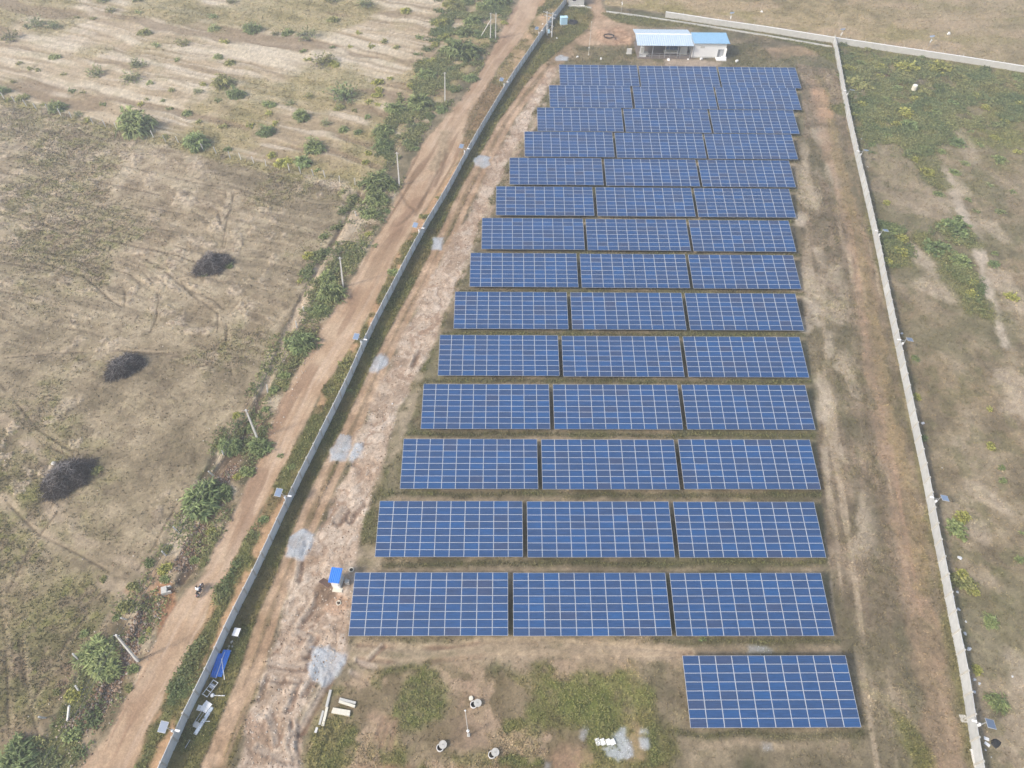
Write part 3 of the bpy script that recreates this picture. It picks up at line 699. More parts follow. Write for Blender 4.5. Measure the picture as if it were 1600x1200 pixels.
def attr_material(name, rough=0.95, grain=True, spec=0.2):
    m = bpy.data.materials.new(name)
    m.use_nodes = True
    n = m.node_tree.nodes; l = m.node_tree.links
    b = n['Principled BSDF']; b.inputs['Roughness'].default_value = rough
    b.inputs['Specular IOR Level'].default_value = spec
    at = n.new('ShaderNodeAttribute'); at.attribute_name = 'Col'
    if grain:
        tc = n.new('ShaderNodeTexCoord')
        nz = n.new('ShaderNodeTexNoise'); nz.inputs['Scale'].default_value = 4.5; nz.inputs['Detail'].default_value = 6; nz.inputs['Roughness'].default_value = 0.7
        l.new(tc.outputs['Object'], nz.inputs['Vector'])
        mr = n.new('ShaderNodeMapRange'); mr.inputs[1].default_value = 0.3; mr.inputs[2].default_value = 0.7; mr.inputs[3].default_value = 0.80; mr.inputs[4].default_value = 1.20
        l.new(nz.outputs[0], mr.inputs[0])
        hs = n.new('ShaderNodeHueSaturation')
        l.new(at.outputs['Color'], hs.inputs['Color']); l.new(mr.outputs[0], hs.inputs['Value'])
        l.new(hs.outputs[0], b.inputs['Base Color'])
        nz2 = n.new('ShaderNodeTexNoise'); nz2.inputs['Scale'].default_value = 2.6; nz2.inputs['Detail'].default_value = 6; nz2.inputs['Roughness'].default_value = 0.75
        l.new(tc.outputs['Object'], nz2.inputs['Vector'])
        bp = n.new('ShaderNodeBump'); bp.inputs['Strength'].default_value = 0.5; bp.inputs['Distance'].default_value = 0.10
        l.new(nz2.outputs[0], bp.inputs['Height']); l.new(bp.outputs[0], b.inputs['Normal'])
    else:
        l.new(at.outputs['Color'], b.inputs['Base Color'])
    return m
M_soil = attr_material('soil')

idg = np.arange(N).reshape(nr, nc)
FA = np.stack([idg[:-1, :-1], idg[:-1, 1:], idg[1:, 1:], idg[1:, :-1]], -1).reshape(-1, 4)
vid = np.zeros(N, np.int8)
vid[TRi[TRm > 0.5]] = 2
vid[iR[mR > 0.5]] = 1
vid[GV > 0.4] = 3
fid = vid[FA[:, 0]]
VV = np.stack([X, Y, Z], -1)
for k, (nm, lb, ct) in enumerate([('ground', 'dry grassy and sandy ground of the fields and the solar plant', 'ground'), ('dirt_road', 'wide reddish dirt road outside the left grey wall', 'road'),
                                  ('wheel_track', 'sandy wheel track inside the left grey wall', 'track'), ('gravel', 'pale grey gravel spread in patches along the wheel track', 'gravel')]):
    f = FA[fid == k]
    used = np.unique(f)
    re = np.zeros(N, np.int64); re[used] = np.arange(len(used))
    o = link(nm, np_mesh(nm, VV[used], re[f], M_soil, C[used], smooth=True))
    tag(o, lb, ct, kind='structure')

ZI = Z.reshape(nr, nc)
def gz(x, y):
    """height of the ground sheet near a point"""
    r = int(np.clip(np.searchsorted(ys, y), 1, nr-1))
    if y-ys[r-1] < ys[r]-y: r -= 1
    c = int(np.clip(np.searchsorted(GX[r], x), 0, nc-1))
    return float(ZI[r, c])

# ------------------------------------------------------------------ grass (nobody could count it)
def scatter(weight, n):
    w = weight.copy()
    edge = np.ones((nr, nc), bool); edge[8:-8, 9:-9] = False
    w[edge.ravel()] = 0
    # area of a cell
    cellx = np.gradient(GX, axis=1); celly = np.gradient(GY, axis=0)
    w = w*(cellx*celly).ravel()
    p = np.cumsum(w.astype(np.float64)); p /= p[-1]
    i = np.searchsorted(p, rng.random(n))
    sx = (cellx.ravel()[i])*(rng.random(n)-0.5); sy = (celly.ravel()[i])*(rng.random(n)-0.5)
    return i, X[i]+sx, Y[i]+sy, Z[i]
# away from the tables' undersides
wg = GR**1.3*np.clip(1.25-np.maximum(Y, 0)/260, 0.3, 1.2)
NT = 190000
i, gx, gy, gzv = scatter(wg, NT)
nb = 4
hgt = (0.07+0.20*rng.random(NT)**1.6)*(0.7+0.7*GR[i])*(1+gy/260)
base = C[i]
tone = rng.random(NT)[:, None]
green = np.array([0.15, 0.175, 0.062]); yel = np.array([0.33, 0.29, 0.13])
gn = sst(0.88, 1.02, base[:, 1]/np.maximum(base[:, 0], 1e-3))[:, None]
tcol = base*(1.15-0.55*gn)+(green*(1-tone**1.3)+yel*tone**1.3)*(0.08+0.55*gn)
VS = np.zeros((NT, nb, 3, 3), np.float32); CS = np.zeros((NT, nb, 3, 3), np.float32)
for b in range(nb):
    a = rng.random(NT)*2*np.pi; lean = 0.25+0.75*rng.random(NT)
    wd = 0.035+0.05*rng.random(NT)*(1+gy/200)
    ox = (rng.random(NT)-0.5)*0.22; oy = (rng.random(NT)-0.5)*0.22
    bx = gx+ox; by = gy+oy
    VS[:, b, 0] = np.stack([bx-np.sin(a)*wd, by+np.cos(a)*wd, gzv-0.02], -1)
    VS[:, b, 1] = np.stack([bx+np.sin(a)*wd, by-np.cos(a)*wd, gzv-0.02], -1)
    VS[:, b, 2] = np.stack([bx+np.cos(a)*hgt*lean, by+np.sin(a)*hgt*lean, gzv+hgt*(1.05-0.5*lean)], -1)
    CS[:, b] = (tcol*(0.8+0.4*rng.random(NT))[:, None])[:, None, :]
M_grass = attr_material('grass_blades', 0.9, False, 0.1)
o = link('grass', np_mesh('grass', VS.reshape(-1, 3), np.arange(NT*nb*3).reshape(-1, 3), M_grass, CS.reshape(-1, 3)))
tag(o, 'dry green and yellow grass growing over the fields and wall strips', 'grass', kind='stuff')

# ------------------------------------------------------------------ materials
M_frame = mat('aluminium_frame', (0.44, 0.455, 0.475), 0.5, 0.0)
M_steel = mat('galvanised_steel', (0.42, 0.43, 0.44), 0.5, 0.3, 0.15, 5)
M_conc = mat('concrete', (0.47, 0.45, 0.40), 0.9, 0, 0.16, 2.5, 0.3, 12)
M_wallw = mat('precast_concrete', (0.47, 0.475, 0.46), 0.9, 0, 0.20, 0.9, 0.2, 14, rand=0.08)
M_wallg = mat('precast_grey_concrete', (0.62, 0.62, 0.60), 0.9, 0, 0.20, 0.9, 0.2, 14, rand=0.08)
M_white = mat('white_paint', (0.78, 0.77, 0.74), 0.7, 0, 0.07, 2)
M_plaster = mat('aged_plaster', (0.46, 0.45, 0.41), 0.9, 0, 0.15, 1.0)
M_pole = mat('pole_concrete', (0.60, 0.58, 0.54), 0.85, 0, 0.1, 3)
M_dark = mat('dark_metal', (0.03, 0.03, 0.035), 0.5)
M_black = mat('black_rubber', (0.02, 0.02, 0.02), 0.8)
M_wire = mat('cable', (0.06, 0.06, 0.06), 0.6)
M_bluerf = mat('pale_blue_sheet', (0.24, 0.42, 0.58), 0.45, 0, 0.08, 1.5)
M_greyrf = mat('pale_grey_blue_sheet', (0.46, 0.55, 0.62), 0.45, 0, 0.08, 1.5)
M_blue = mat('bright_blue_sheet', (0.03, 0.19, 0.62), 0.5, 0, 0.1, 3)
M_brown = mat('brown_board', (0.15, 0.09, 0.065), 0.85, 0, 0.15, 3)
M_stone = mat('cream_stone', (0.62, 0.58, 0.47), 0.9, 0, 0.12, 4, 0.3, 20)
M_cabinet = mat('light_blue_cabinet', (0.45, 0.66, 0.78), 0.5, 0, 0.06, 2)
M_pit = mat('pit_shade', (0.02, 0.018, 0.015), 0.95)  # near-black for discs painted as the shade down the holes
M_glassd = mat('dark_glass', (0.03, 0.035, 0.04), 0.15)

# solar glass: blue polycrystalline cells under glass
def solar_glass():
    m = bpy.data.materials.new('solar_cells'); m.use_nodes = True
    n = m.node_tree.nodes; l = m.node_tree.links; b = n['Principled BSDF']
    tc = n.new('ShaderNodeTexCoord')
    sp = n.new('ShaderNodeSeparateXYZ'); l.new(tc.outputs['Object'], sp.inputs[0])
    def grid(src, period, w):
        a = n.new('ShaderNodeMath'); a.operation = 'DIVIDE'; a.inputs[1].default_value = period; l.new(src, a.inputs[0])
        f = n.new('ShaderNodeMath'); f.operation = 'FRACT'; l.new(a.outputs[0], f.inputs[0])
        s = n.new('ShaderNodeMath'); s.operation = 'SUBTRACT'; s.inputs[1].default_value = 0.5; l.new(f.outputs[0], s.inputs[0])
        ab = n.new('ShaderNodeMath'); ab.operation = 'ABSOLUTE'; l.new(s.outputs[0], ab.inputs[0])
        g = n.new('ShaderNodeMath'); g.operation = 'LESS_THAN'; g.inputs[1].default_value = w; l.new(ab.outputs[0], g.inputs[0])
        return g.outputs[0]
    gx_ = grid(sp.outputs[0], 0.157, 0.035); gy_ = grid(sp.outputs[1], 0.1525, 0.05)
    mx = n.new('ShaderNodeMath'); mx.operation = 'MAXIMUM'; l.new(gx_, mx.inputs[0]); l.new(gy_, mx.inputs[1])
    oi = n.new('ShaderNodeObjectInfo')
    cr = n.new('ShaderNodeValToRGB')
    e = cr.color_ramp.elements
    e[0].position = 0.0; e[0].color = (0.034, 0.052, 0.110, 1)
    e[1].position = 1.0; e[1].color = (0.013, 0.070, 0.195, 1)
    for pos, c in ((0.05, (0.025, 0.052, 0.120, 1)), (0.14, (0.019, 0.052, 0.132, 1)), (0.3, (0.017, 0.054, 0.140, 1)), (0.75, (0.014, 0.058, 0.160, 1))):
        q = e.new(pos); q.color = c
    l.new(oi.outputs['Random'], cr.inputs[0])
    nz = n.new('ShaderNodeTexNoise'); nz.inputs['Scale'].default_value = 1.0; nz.inputs['Detail'].default_value = 2
    mp = n.new('ShaderNodeMapping'); mp.inputs['Scale'].default_value = (0.7, 9.0, 1.0)
    ad = n.new('ShaderNodeVectorMath'); ad.operation = 'ADD'
    l.new(tc.outputs['Object'], ad.inputs[0]); l.new(oi.outputs['Location'], ad.inputs[1])
    l.new(ad.outputs[0], mp.inputs['Vector']); l.new(mp.outputs[0], nz.inputs['Vector'])
    mr = n.new('ShaderNodeMapRange'); mr.inputs[1].default_value = 0.3; mr.inputs[2].default_value = 0.7; mr.inputs[3].default_value = 0.80; mr.inputs[4].default_value = 1.20
    l.new(nz.outputs[0], mr.inputs[0])
    hs = n.new('ShaderNodeHueSaturation'); l.new(cr.outputs[0], hs.inputs['Color']); l.new(mr.outputs[0], hs.inputs['Value'])
    mixc = n.new('ShaderNodeMix'); mixc.data_type = 'RGBA'
    l.new(mx.outputs[0], mixc.inputs[0]); l.new(hs.outputs[0], mixc.inputs[6]); mixc.inputs[7].default_value = (0.07, 0.11, 0.20, 1)
    l.new(mixc.outputs[2], b.inputs['Base Color'])
    b.inputs['Roughness'].default_value = 0.16
    b.inputs['Specular IOR Level'].default_value = 0.45
    return m
M_solar = solar_glass()
M_lamppanel = mat('panel_sky_sheen', (0.17, 0.22, 0.30), 0.25, 0, 0.08, 3, rand=0.25)  # cells paled, reflected sky put into the base colour

# ------------------------------------------------------------------ solar tables
TILT = 0.183259571; TW = 19.7; TD = 7.814; ZL = 0.8
MP, MQ = TW/10, TD/8
def module_mesh():
    w, d, t, fr, fy = MP-0.020, MQ-0.016, 0.04, 0.036, 0.026
    b = MB()
    b.box((0, 0, -t/2), (w-2*fr, d-2*fy, t*0.5), mi=1)
    b.v = [(x, y, z+(0.006 if z > -t/2 else 0)) for x, y, z in b.v]
    b.box((0, d/2-fy/2, -t/2), (w, fy, t)); b.box((0, -d/2+fy/2, -t/2), (w, fy, t))
    b.box((w/2-fr/2, 0, -t/2), (fr, d-2*fy, t)); b.box((-w/2+fr/2, 0, -t/2), (fr, d-2*fy, t))
    return b.mesh('solar_module', [M_frame, M_solar])
me_mod = module_mesh()
ct, st_ = math.cos(TILT), math.sin(TILT)
b = MB(); b.beam((0.05, 0, 0), (TW-0.05, 0, 0), 0.06, 0.08); me_purlin = b.mesh('purlin', M_steel)
def leg(z, y):
    b = MB(); b.box((0, y, (z+(-0.3))/2), (0.10, 0.10, z+0.3)); b.box((0, y, 0.03), (0.35, 0.35, 0.14), mi=1)
    return b.mesh('support_leg', [M_steel, M_conc])
def onp(s): return (s*ct, ZL+s*st_)
legF = leg(onp(1.5)[1]-0.22, onp(1.5)[0]); legB = leg(onp(6.3)[1]-0.22, onp(6.3)[0])
b = MB(); b.beam((0, onp(0.35)[0], onp(0.35)[1]-0.19), (0, onp(7.5)[0], onp(7.5)[1]-0.19), 0.07, 0.10); me_raft = b.mesh('rafter', M_steel)
def make_table():
    root = empty('solar_table', (0, 0, 0))
    for r in range(8):
        y, z = onp((r+0.5)*MQ)
        for c in range(10):
            o = link('solar_module', me_mod, root, ((c+0.5)*MP, y, z))
            o.rotation_euler = (TILT, 0, 0)
    for s in (0.7, 2.9, 4.9, 7.1):
        y, z = onp(s); o = link('purlin', me_purlin, root, (0, y, z-0.10)); o.rotation_euler = (TILT, 0, 0)
    for k in range(5):
        x = 1.4+k*(TW-2.8)/4
        link('rafter', me_raft, root, (x, 0, 0))
        link('support_leg', legF, root, (x, 0, 0)); link('support_leg', legB, root, (x, 0, 0))
    return root
TX = [(14.08, 169.03), (34.15, 168.83), (54.27, 168.69), (11.14, 158.56), (31.43, 158.35), (51.54, 158.37), (7.89, 148.09), (28.05, 147.9), (48.22, 147.81), (4.77, 137.67), (24.99, 137.47), (45.11, 137.39), (1.42, 127.23), (21.68, 127.06), (41.89, 126.98), (-1.37, 116.77), (18.97, 116.7), (39.23, 116.65), (-4.04, 106.26), (16.2, 106.16), (36.44, 106.04), (-5.97, 95.73), (14.34, 95.66), (34.6, 95.6), (-8.37, 85.17), (11.96, 85.14), (32.27, 85.11), (-10.43, 74.61), (9.87, 74.51), (30.2, 74.49), (-12.37, 63.95), (7.95, 63.95), (28.27, 63.97), (-14.53, 53.39), (5.77, 53.34), (26.09, 53.39), (-16.87, 42.88), (3.44, 42.83), (23.75, 42.8), (-18.88, 32.34), (1.45, 32.29), (21.69, 32.26), (21.66, 21.7)]
tab = make_table()
for k, (x, y) in enumerate(TX):
    o = tab if k == 0 else copy_tree(tab)
    o.location = (x+0.05, y, 0)
    row, pos = k//3, ('left-hand', 'middle', 'right-hand')[k % 3]
    if k == 42: lb = 'lone blue solar table standing in front of the fourteen full rows'
    elif row == 0: lb = f'{pos} blue solar table of the back row beside the white shed'
    elif row == 13: lb = f'{pos} blue solar table of the nearest row of three'
    else: lb = f'{pos} blue solar table in the {ORD[row]} row counted from the white shed'
    tag(o, lb, 'solar table', 'blue solar tables standing in rows of three')

# ------------------------------------------------------------------ walls
def resample(pts, step):
    pts = [Vector((p[0], p[1], 0)) for p in pts]
    out = [pts[0]]; carry = 0
    seg = []
    tot = sum((b-a).length for a, b in zip(pts, pts[1:]))
    n = max(1, round(tot/step)); step = tot/n
    acc = 0; need = step
    for a, b in zip(pts, pts[1:]):
        L = (b-a).length
        while need <= acc+L+1e-6 and len(out) < n+1:
            out.append(a+(b-a)*((need-acc)/L)); need += step
        acc += L
    return out
def smooth(pts, it=2):
    for _ in range(it):
        q = [pts[0]]
        for a, b in zip(pts, pts[1:]): q += [a*0.75+b*0.25, a*0.25+b*0.75]
        q.append(pts[-1]); pts = q
    return pts
def panel_wall(name, px, step, h, m, label, side):
    pts = smooth([P(*p) for p in px], 1)
    nodes = resample(pts, step)
    root = empty(name, nodes[0], 0, label, 'wall')
    o0 = nodes[0]
    pb = MB(); pb.box((0, 0, (h+0.08-0.4)/2), (0.20, 0.20, h+0.08+0.4)); mp_ = pb.mesh('post', M_conc)
    rn = random.Random(3)
    for k, p in enumerate(nodes):
        d = nodes[min(k+1, len(nodes)-1)]-nodes[max(k-1, 0)]
        link('post', mp_, root, p-o0, math.atan2(d.y, d.x))
    for a, b in zip(nodes, nodes[1:]):
        d = b-a; u = d.normalized()
        w = MB(); nh = 6; z = -0.25
        L = d.length-0.202
        hh = h+rn.uniform(-0.05, 0.02)
        zs = [-0.25]+[0.02+hh*(q+1)/nh for q in range(nh)]
        for q in range(nh):
            z0, z1 = zs[q], zs[q+1]-0.012
            jog = rn.uniform(-0.006, 0.006)
            w.box((0, jog, (z0+z1)/2), (L, 0.055, z1-z0))
            if q < nh-1: w.box((0, 0, zs[q+1]-0.006), (L, 0.03, 0.012))
        w.build('wall_panel', m, root, (a+b)/2-o0).rotation_euler = (0, 0, math.atan2(d.y, d.x))
    return nodes
west = [(222, 1278), (262, 1195), (292, 1125), (325, 1060), (362, 977), (405, 892), (454, 785), (510, 672), (547, 597), (575, 532), (617, 450), (657.5, 372), (701, 300), (727, 250), (760, 192), (800, 126), (827, 87), (857, 42), (885, 5)]
east = [(1538, 1275), (1522, 1197), (1511, 1125), (1500, 1050), (1485, 980), (1470, 899), (1455, 825), (1444, 760), (1426, 675), (1411, 600), (1397, 532), (1380, 450), (1370, 395), (1349, 300), (1340, 262), (1330, 217), (1321, 175), (1312, 125), (1306, 90), (1301, 67)]
wn = panel_wall('compound_wall', west, 2.55, 1.95, M_wallg, 'long grey precast wall running beside the dirt road', 1)
en = panel_wall('compound_wall', east, 2.5, 2.0, M_wallw, 'long cream precast wall along the right side of the solar tables', -1)

def solid_wall(name, px, h, th_, label, m=M_plaster, coping=True, posts=True, step=3.0, cat='wall'):
    pts = [P(*p) for p in px]; o0 = pts[0]
    root = empty(name, o0, 0, label, cat)
    b = MB(); c = MB()
    for a, q in zip(pts, pts[1:]):
        b.beam(a-o0+Vector((0, 0, h/2-0.2)), q-o0+Vector((0, 0, h/2-0.2)), th_, h+0.4)
        c.beam(a-o0+Vector((0, 0, h+0.04)), q-o0+Vector((0, 0, h+0.04)), th_+0.12, 0.08)
    b.build('wall_body', m, root)
    if coping: c.build('coping', M_white, root)
    if posts:
        nd = resample(pts, step)
        pb = MB(); pb.box((0, 0, 0.3), (0.05, 0.05, 0.6)); mp_ = pb.mesh('wire_post', M_pole)
        for p in nd[1:-1]: link('wire_post', mp_, root, p-o0+Vector((0, 0, h+0.08)))
    return root
solid_wall('boundary_wall', [(1039, 27), (1120, 39.5), (1200, 51), (1300, 67), (1400, 82), (1500, 97), (1600, 113), (1760, 138)], 1.5, 0.23, 'pale rendered wall with white coping crossing behind the shed', step=5.0)
solid_wall('low_plinth_wall', [(947, 19), (1000, 26), (1100, 41), (1200, 57), (1299, 74)], 0.35, 0.35, 'low unfinished concrete plinth wall in front of the rendered back wall', M_plaster, False, False)
solid_wall('low_plinth_wall', [(887, 10), (905, 11), (924, 13)], 0.35, 0.3, 'short low plinth wall left of the gate opening', M_plaster, False, False)

# ------------------------------------------------------------------ solar wall lamps
def make_lamp():
    root = empty('solar_wall_lamp', (0, 0, 0))
    b = MB(); b.tube([(0, 0, 0), (0, 0, 3.2)], 0.045, 8); b.build('pole', M_steel, root)
    # arm over the wall (towards +x) and lamp head
    b = MB(); b.tube([(0, 0, 2.75), (0.75, 0, 2.85)], 0.025, 6); b.build('lamp_arm', M_steel, root)
    b = MB(); b.box((1.0, 0, 2.88), (0.55, 0.22, 0.07)); b.box((1.0, 0, 2.835), (0.45, 0.16, 0.02)); b.build('lamp_head', M_white, root)
    b = MB(); b.box((0.13, 0, 2.1), (0.16, 0.26, 0.36)); b.box((0.13, 0, 2.30), (0.20, 0.30, 0.04)); b.build('battery_box', M_white, root)
    s = MB(); mt = Matrix.Rotation(R(16), 4, 'X')
    s.box((-0.55, 0, 3.25), (0.92, 1.15, 0.035), mtx=mt); s.box((-0.55, -0.005, 3.27), (0.84, 1.07, 0.02), mi=1, mtx=mt)
    s.tube([(0, 0, 3.15), (-0.5, 0, 3.22)], 0.025, 6)
    s.build('panel', [M_frame, M_lamppanel], root)
    return root
lampW = [(281, 1150, 'nearest'), (452, 790, None), (569, 548, None), (657, 374, None), (727, 250, None), (789, 145, None), (843, 64, None)]
lampE = [(1513, 1140, None), (1450, 795, None), (1401, 550, None), (1367, 380, None), (1342, 255, None), (1321, 160, None)]
proto = make_lamp()
used = False
def put_lamp(p, rz, label, group='solar lamps standing along the walls'):
    global used
    o = copy_tree(proto) if used else proto
    used = True
    o.location = p; o.rotation_euler = (0, 0, rz)
    return tag(o, label, 'lamp', group)
def wall_dir(nodes, p):
    k = min(range(len(nodes)-1), key=lambda q: (nodes[q]-p).length)
    return (nodes[k+1]-nodes[k]).normalized(), nodes[k]
for k, (x, y, _) in enumerate(lampW):
    p = P(x, y); d, nb_ = wall_dir(wn, p)
    nrm = Vector((d.y, -d.x, 0))
    t = (p-nb_).dot(d); q = nb_+d*t-nrm*0.25
    put_lamp(q, math.atan2(nrm.y, nrm.x), f'{ORD[k]} solar lamp along the grey wall counted from the near end')
for k, (x, y, _) in enumerate(lampE):
    p = P(x, y); d, nb_ = wall_dir(en, p)
    nrm = Vector((-d.y, d.x, 0))
    t = (p-nb_).dot(d); q = nb_+d*t-nrm*0.25
    put_lamp(q, math.atan2(nrm.y, nrm.x), f'{ORD[k]} solar lamp along the cream wall counted from the near end')
put_lamp(P(1310, 66), R(250), 'solar lamp at the corner where the cream wall meets the back wall')
put_lamp(P(1448, 77), R(250), 'solar lamp behind the back wall on the far right')
put_lamp(P(1139, 40), R(250), 'solar lamp behind the back wall above the white room')
put_lamp(P(971, 18), R(250), 'solar lamp by the plinth right of the gate opening')

# ------------------------------------------------------------------ poles and wires
def util_pole(name, base, top, h, w0, w1, label, cat='pole', group=None, arm=False):
    a = P(*base); t = P(top[0], top[1], h)
    root = empty(name, a, 0, label, cat, group)
    b = MB()
    d = t-a
    vs = []
    for (q, w) in ((Vector((0, 0, -0.4))-d*0.0, w0), (d, w1)):
        for sx, sy in ((-1, -1), (1, -1), (1, 1), (-1, 1)): vs.append(q+Vector((sx*w/2, sy*w*0.42, 0)))
    b.add(vs, [(3, 2, 1, 0), (4, 5, 6, 7), (0, 1, 5, 4), (1, 2, 6, 5), (2, 3, 7, 6), (3, 0, 4, 7)])
    b.build('shaft', M_pole, root)
    if arm:
        c = MB(); c.tube([d-Vector((0.35, 0, 0.25)), d-Vector((-0.35, 0, 0.25))], 0.035, 6); c.build('cross_arm', M_steel, root)
        for s in (-0.3, 0.3):
            e = MB(); e.lathe([(0.0, 0), (0.05, 0.01), (0.05, 0.06), (0.03, 0.07), (0.045, 0.1), (0.0, 0.14)], 8, d+Vector((s, 0, -0.22))); e.build('insulator', M_white, root)
    return a, t
poles = []
for k, (bs, tp, h) in enumerate([((215, 1033), (181, 992), 7.5), ((402, 685), (384, 640), 7.2), ((536, 448), (531, 402), 7.0), ((624, 290), (620, 238), 7.8), ((695, 158), (695, 113), 7.2), ((766, 62), (767, 20), 7.0)]):
    lb = ['white concrete pole by the near rubble drain, nearest the camera', 'white concrete pole beside the road at the two drain bushes', 'white concrete pole behind the tall roadside shrub clump', 'white concrete pole next to the big dark bush at the end of the fence', 'white concrete pole at the far bend of the dirt road', 'white concrete pole held by a slanting strut at the far thicket'][k]
    poles.append(util_pole('utility_pole', bs, tp, h, 0.30, 0.19, lb, 'pole', 'concrete poles along the dirt road', True))
util_pole('utility_pole', (774, 61), (775, 20), 7.0, 0.26, 0.19, 'bare white concrete pole just right of the strutted pole', 'pole', 'concrete poles along the dirt road')
b = MB(); a = P(750, 58); t = P(766, 32, 5.2); b.beam(Vector((0, 0, -0.2)), t-a, 0.2, 0.16)
tag(b.build('pole_strut', M_pole, None, a), 'slanting concrete strut propping the far pole by the thicket', 'strut')
b = MB(); a = P(104, 1128); t = P(108, 1103, 1.9); b.beam(Vector((0, 0, -0.2)), t-a, 0.22, 0.18)
tag(b.build('concrete_stub', M_pole, None, a), 'leaning concrete stub post beside the near drain rubble', 'post')
def sag(a, b, s=0.35, n=8): return [a+(b-a)*(k/n)-Vector((0, 0, 4*s*(k/n)*(1-k/n))) for k in range(n+1)]
far_end = P(62, 1200, 6.8)
ext = poles[0][1]+(far_end-poles[0][1])*1.6
for s, lb in ((-0.3, 'thin dark overhead wire on the field side of the pole line'), (0.3, 'thin dark overhead wire on the road side of the pole line')):
    b = MB()
    tops = [ext+Vector((s, 0, 0))]+[t+Vector((s, 0, -0.1)) for _, t in poles]
    for u, v in zip(tops, tops[1:]): b.tube(sag(u, v, 0.5), 0.022, 4)
    tag(b.build('overhead_wire', M_wire, None), lb, 'wire')

# H-pole with transformer inside the wall
a1, a2 = P(855, 55), P(862, 58)
root = empty('transformer_structure', a1, 0, 'twin pole transformer structure with cross arms standing inside the wall corner', 'transformer')
v = a2-a1
t1 = P(855, 18, 6.5)-a1; t2 = P(864, 19, 6.5)-a1
for a_, t_ in ((Vector((0, 0, 0)), t1), (v, t2)):
    b = MB(); b.tube([a_-Vector((0, 0, .3)), t_], [0.17, 0.11], 8); b.build('pole', M_pole, root)
vd = v.normalized()
for z, k in ((6.1, 1.3), (5.2, 1.0), (3.0, 0.5)):
    f = z/6.5
    b = MB(); b.beam(t1*f-vd*k, v*(1-f)+t2*f+vd*k, 0.12, 0.14); b.build('cross_arm', M_steel, root)
b = MB(); c0 = (t1*0.5+v*0.5+t2*0.5)*0.5
c0 = Vector((c0.x, c0.y, 3.5)); b.box(c0, (0.8, 0.6, 0.9)); 
for k in range(5): b.box(c0+Vector((-0.35+k*0.17, 0, -0.05)), (0.05, 0.85, 0.7))
b.build('transformer_tank', mat('transformer_grey', (0.20, 0.23, 0.27), 0.6), root)
b = MB(); b.beam(t1*0.12+Vector((0, 0, 0)), v*0.55+t2*0.45, 0.07); b.beam(v*0.88+t2*0.12, t1*0.45, 0.07); b.build('brace', M_steel, root)
b = MB(); b.box(c0-Vector((0, 0, 2.2))-vd*0.2, (0.5, 0.4, 0.9)); b.build('meter_box', M_cabinet, root)

# lightning masts
def mast(base, h, label):
    a = P(*base)
    root = empty('lightning_mast', a, 0, label, 'mast', 'thin lightning masts with a white disc')
    b = MB(); b.tube([(0, 0, -0.2), (0, 0, h*0.5), (0, 0, h)], [0.05, 0.04, 0.025], 6); b.build('pole', M_pole, root)
    b = MB(); b.lathe([(0, 0), (0.08, 0.03), (0.10, 0.08), (0.05, 0.16), (0.0, 0.2)], 10, (0, 0, h)); b.build('arrester_head', M_white, root)
    b = MB(); b.lathe([(0.05, 0), (0.17, 0.03), (0.17, 0.07), (0.05, 0.12)], 12, (0, 0, 1.9)); b.build('disc', M_white, root)
    b = MB(); b.box((0, 0, 0.05), (0.34, 0.34, 0.2)); b.build('footing', M_conc, root)
mast((732, 1149), 9.8, 'thin lightning mast in the near grass between the open well rings')
mast((919.5, 86), 8.4, 'thin lightning mast on the grass left of the white shed')

# ------------------------------------------------------------------ shed, white room, gatehouse
root = empty('equipment_shed', (35.6, 185.2, 0), 0, 'open front equipment shed under a pale grey gable roof', 'shed')
SW = 13.6
def corr(b, x0, x1, y0, z0, y1, z1, n, mi=0, th_=0.05, amp=0.05):
    """ribbed sheet from eave to ridge"""
    vs = []; fs = []
    k = n*4
    for q in range(k+1):
        x = x0+(x1-x0)*q/k; dz = amp if q % 4 in (1, 2) else 0
        vs += [(x, y0, z0+dz), (x, y1, z1+dz), (x, y1, z1+dz-th_), (x, y0, z0+dz-th_)]
    for q in range(k):
        a = q*4
        fs += [(a, a+4, a+5, a+1), (a+3, a+2, a+6, a+7), (a, a+3, a+7, a+4), (a+1, a+5, a+6, a+2)]
    fs += [(0, 1, 2, 3), (k*4+3, k*4+2, k*4+1, k*4)]
    b.add(vs, fs, mi)
b = MB()
corr(b, -0.9, SW+0.25, -0.6, 3.62, 4.5, 4.3, 26); corr(b, -0.9, SW+0.25, 9.2, 3.45, 4.5, 4.25, 26)
rf = b.build('roof', M_greyrf, root)
b = MB(); b.tube([(-0.9, 4.5, 4.3), (SW+0.25, 4.5, 4.3)], 0.16, 8); b.build('ridge_cap', M_white, rf)
b = MB(); b.box((SW/2, 4.3, 0.0), (SW+0.6, 9.2, 0.5)); b.build('floor_slab', mat('dark_brown_floor', (0.17, 0.14, 0.12), 0.9, 0, 0.2, 1.5), root)  # slab in mottled dark brown
for k in range(5):
    for y, h in ((0.1, 3.3), (8.6, 3.35)):
        b = MB(); b.box((0.1+k*(SW-0.3)/4, y, 0.25+(h-0.25)/2), (0.12, 0.12, h-0.25)); b.build('column', M_steel, root)
b = MB(); b.box((SW/2, 8.9, 1.8), (SW, 0.15, 3.1)); b.build('back_wall_sheet', mat('shade_brown_brick', (0.16, 0.12, 0.10), 0.9, 0, 0.15, 3), root)
for k in range(6):
    b = MB(); x = 0.1+k*(SW-0.3)/5
    b.tube([(x, -0.15, 0.2), (x, -0.15, 1.5)], 0.03, 6); b.build('rail_post', M_steel, root)
b = MB(); b.tube([(0.1, -0.15, 1.45), (SW-0.2, -0.15, 1.45)], 0.025, 6); b.tube([(0.1, -0.15, 0.85), (SW-0.2, -0.15, 0.85)], 0.025, 6); b.build('rail', M_steel, root)
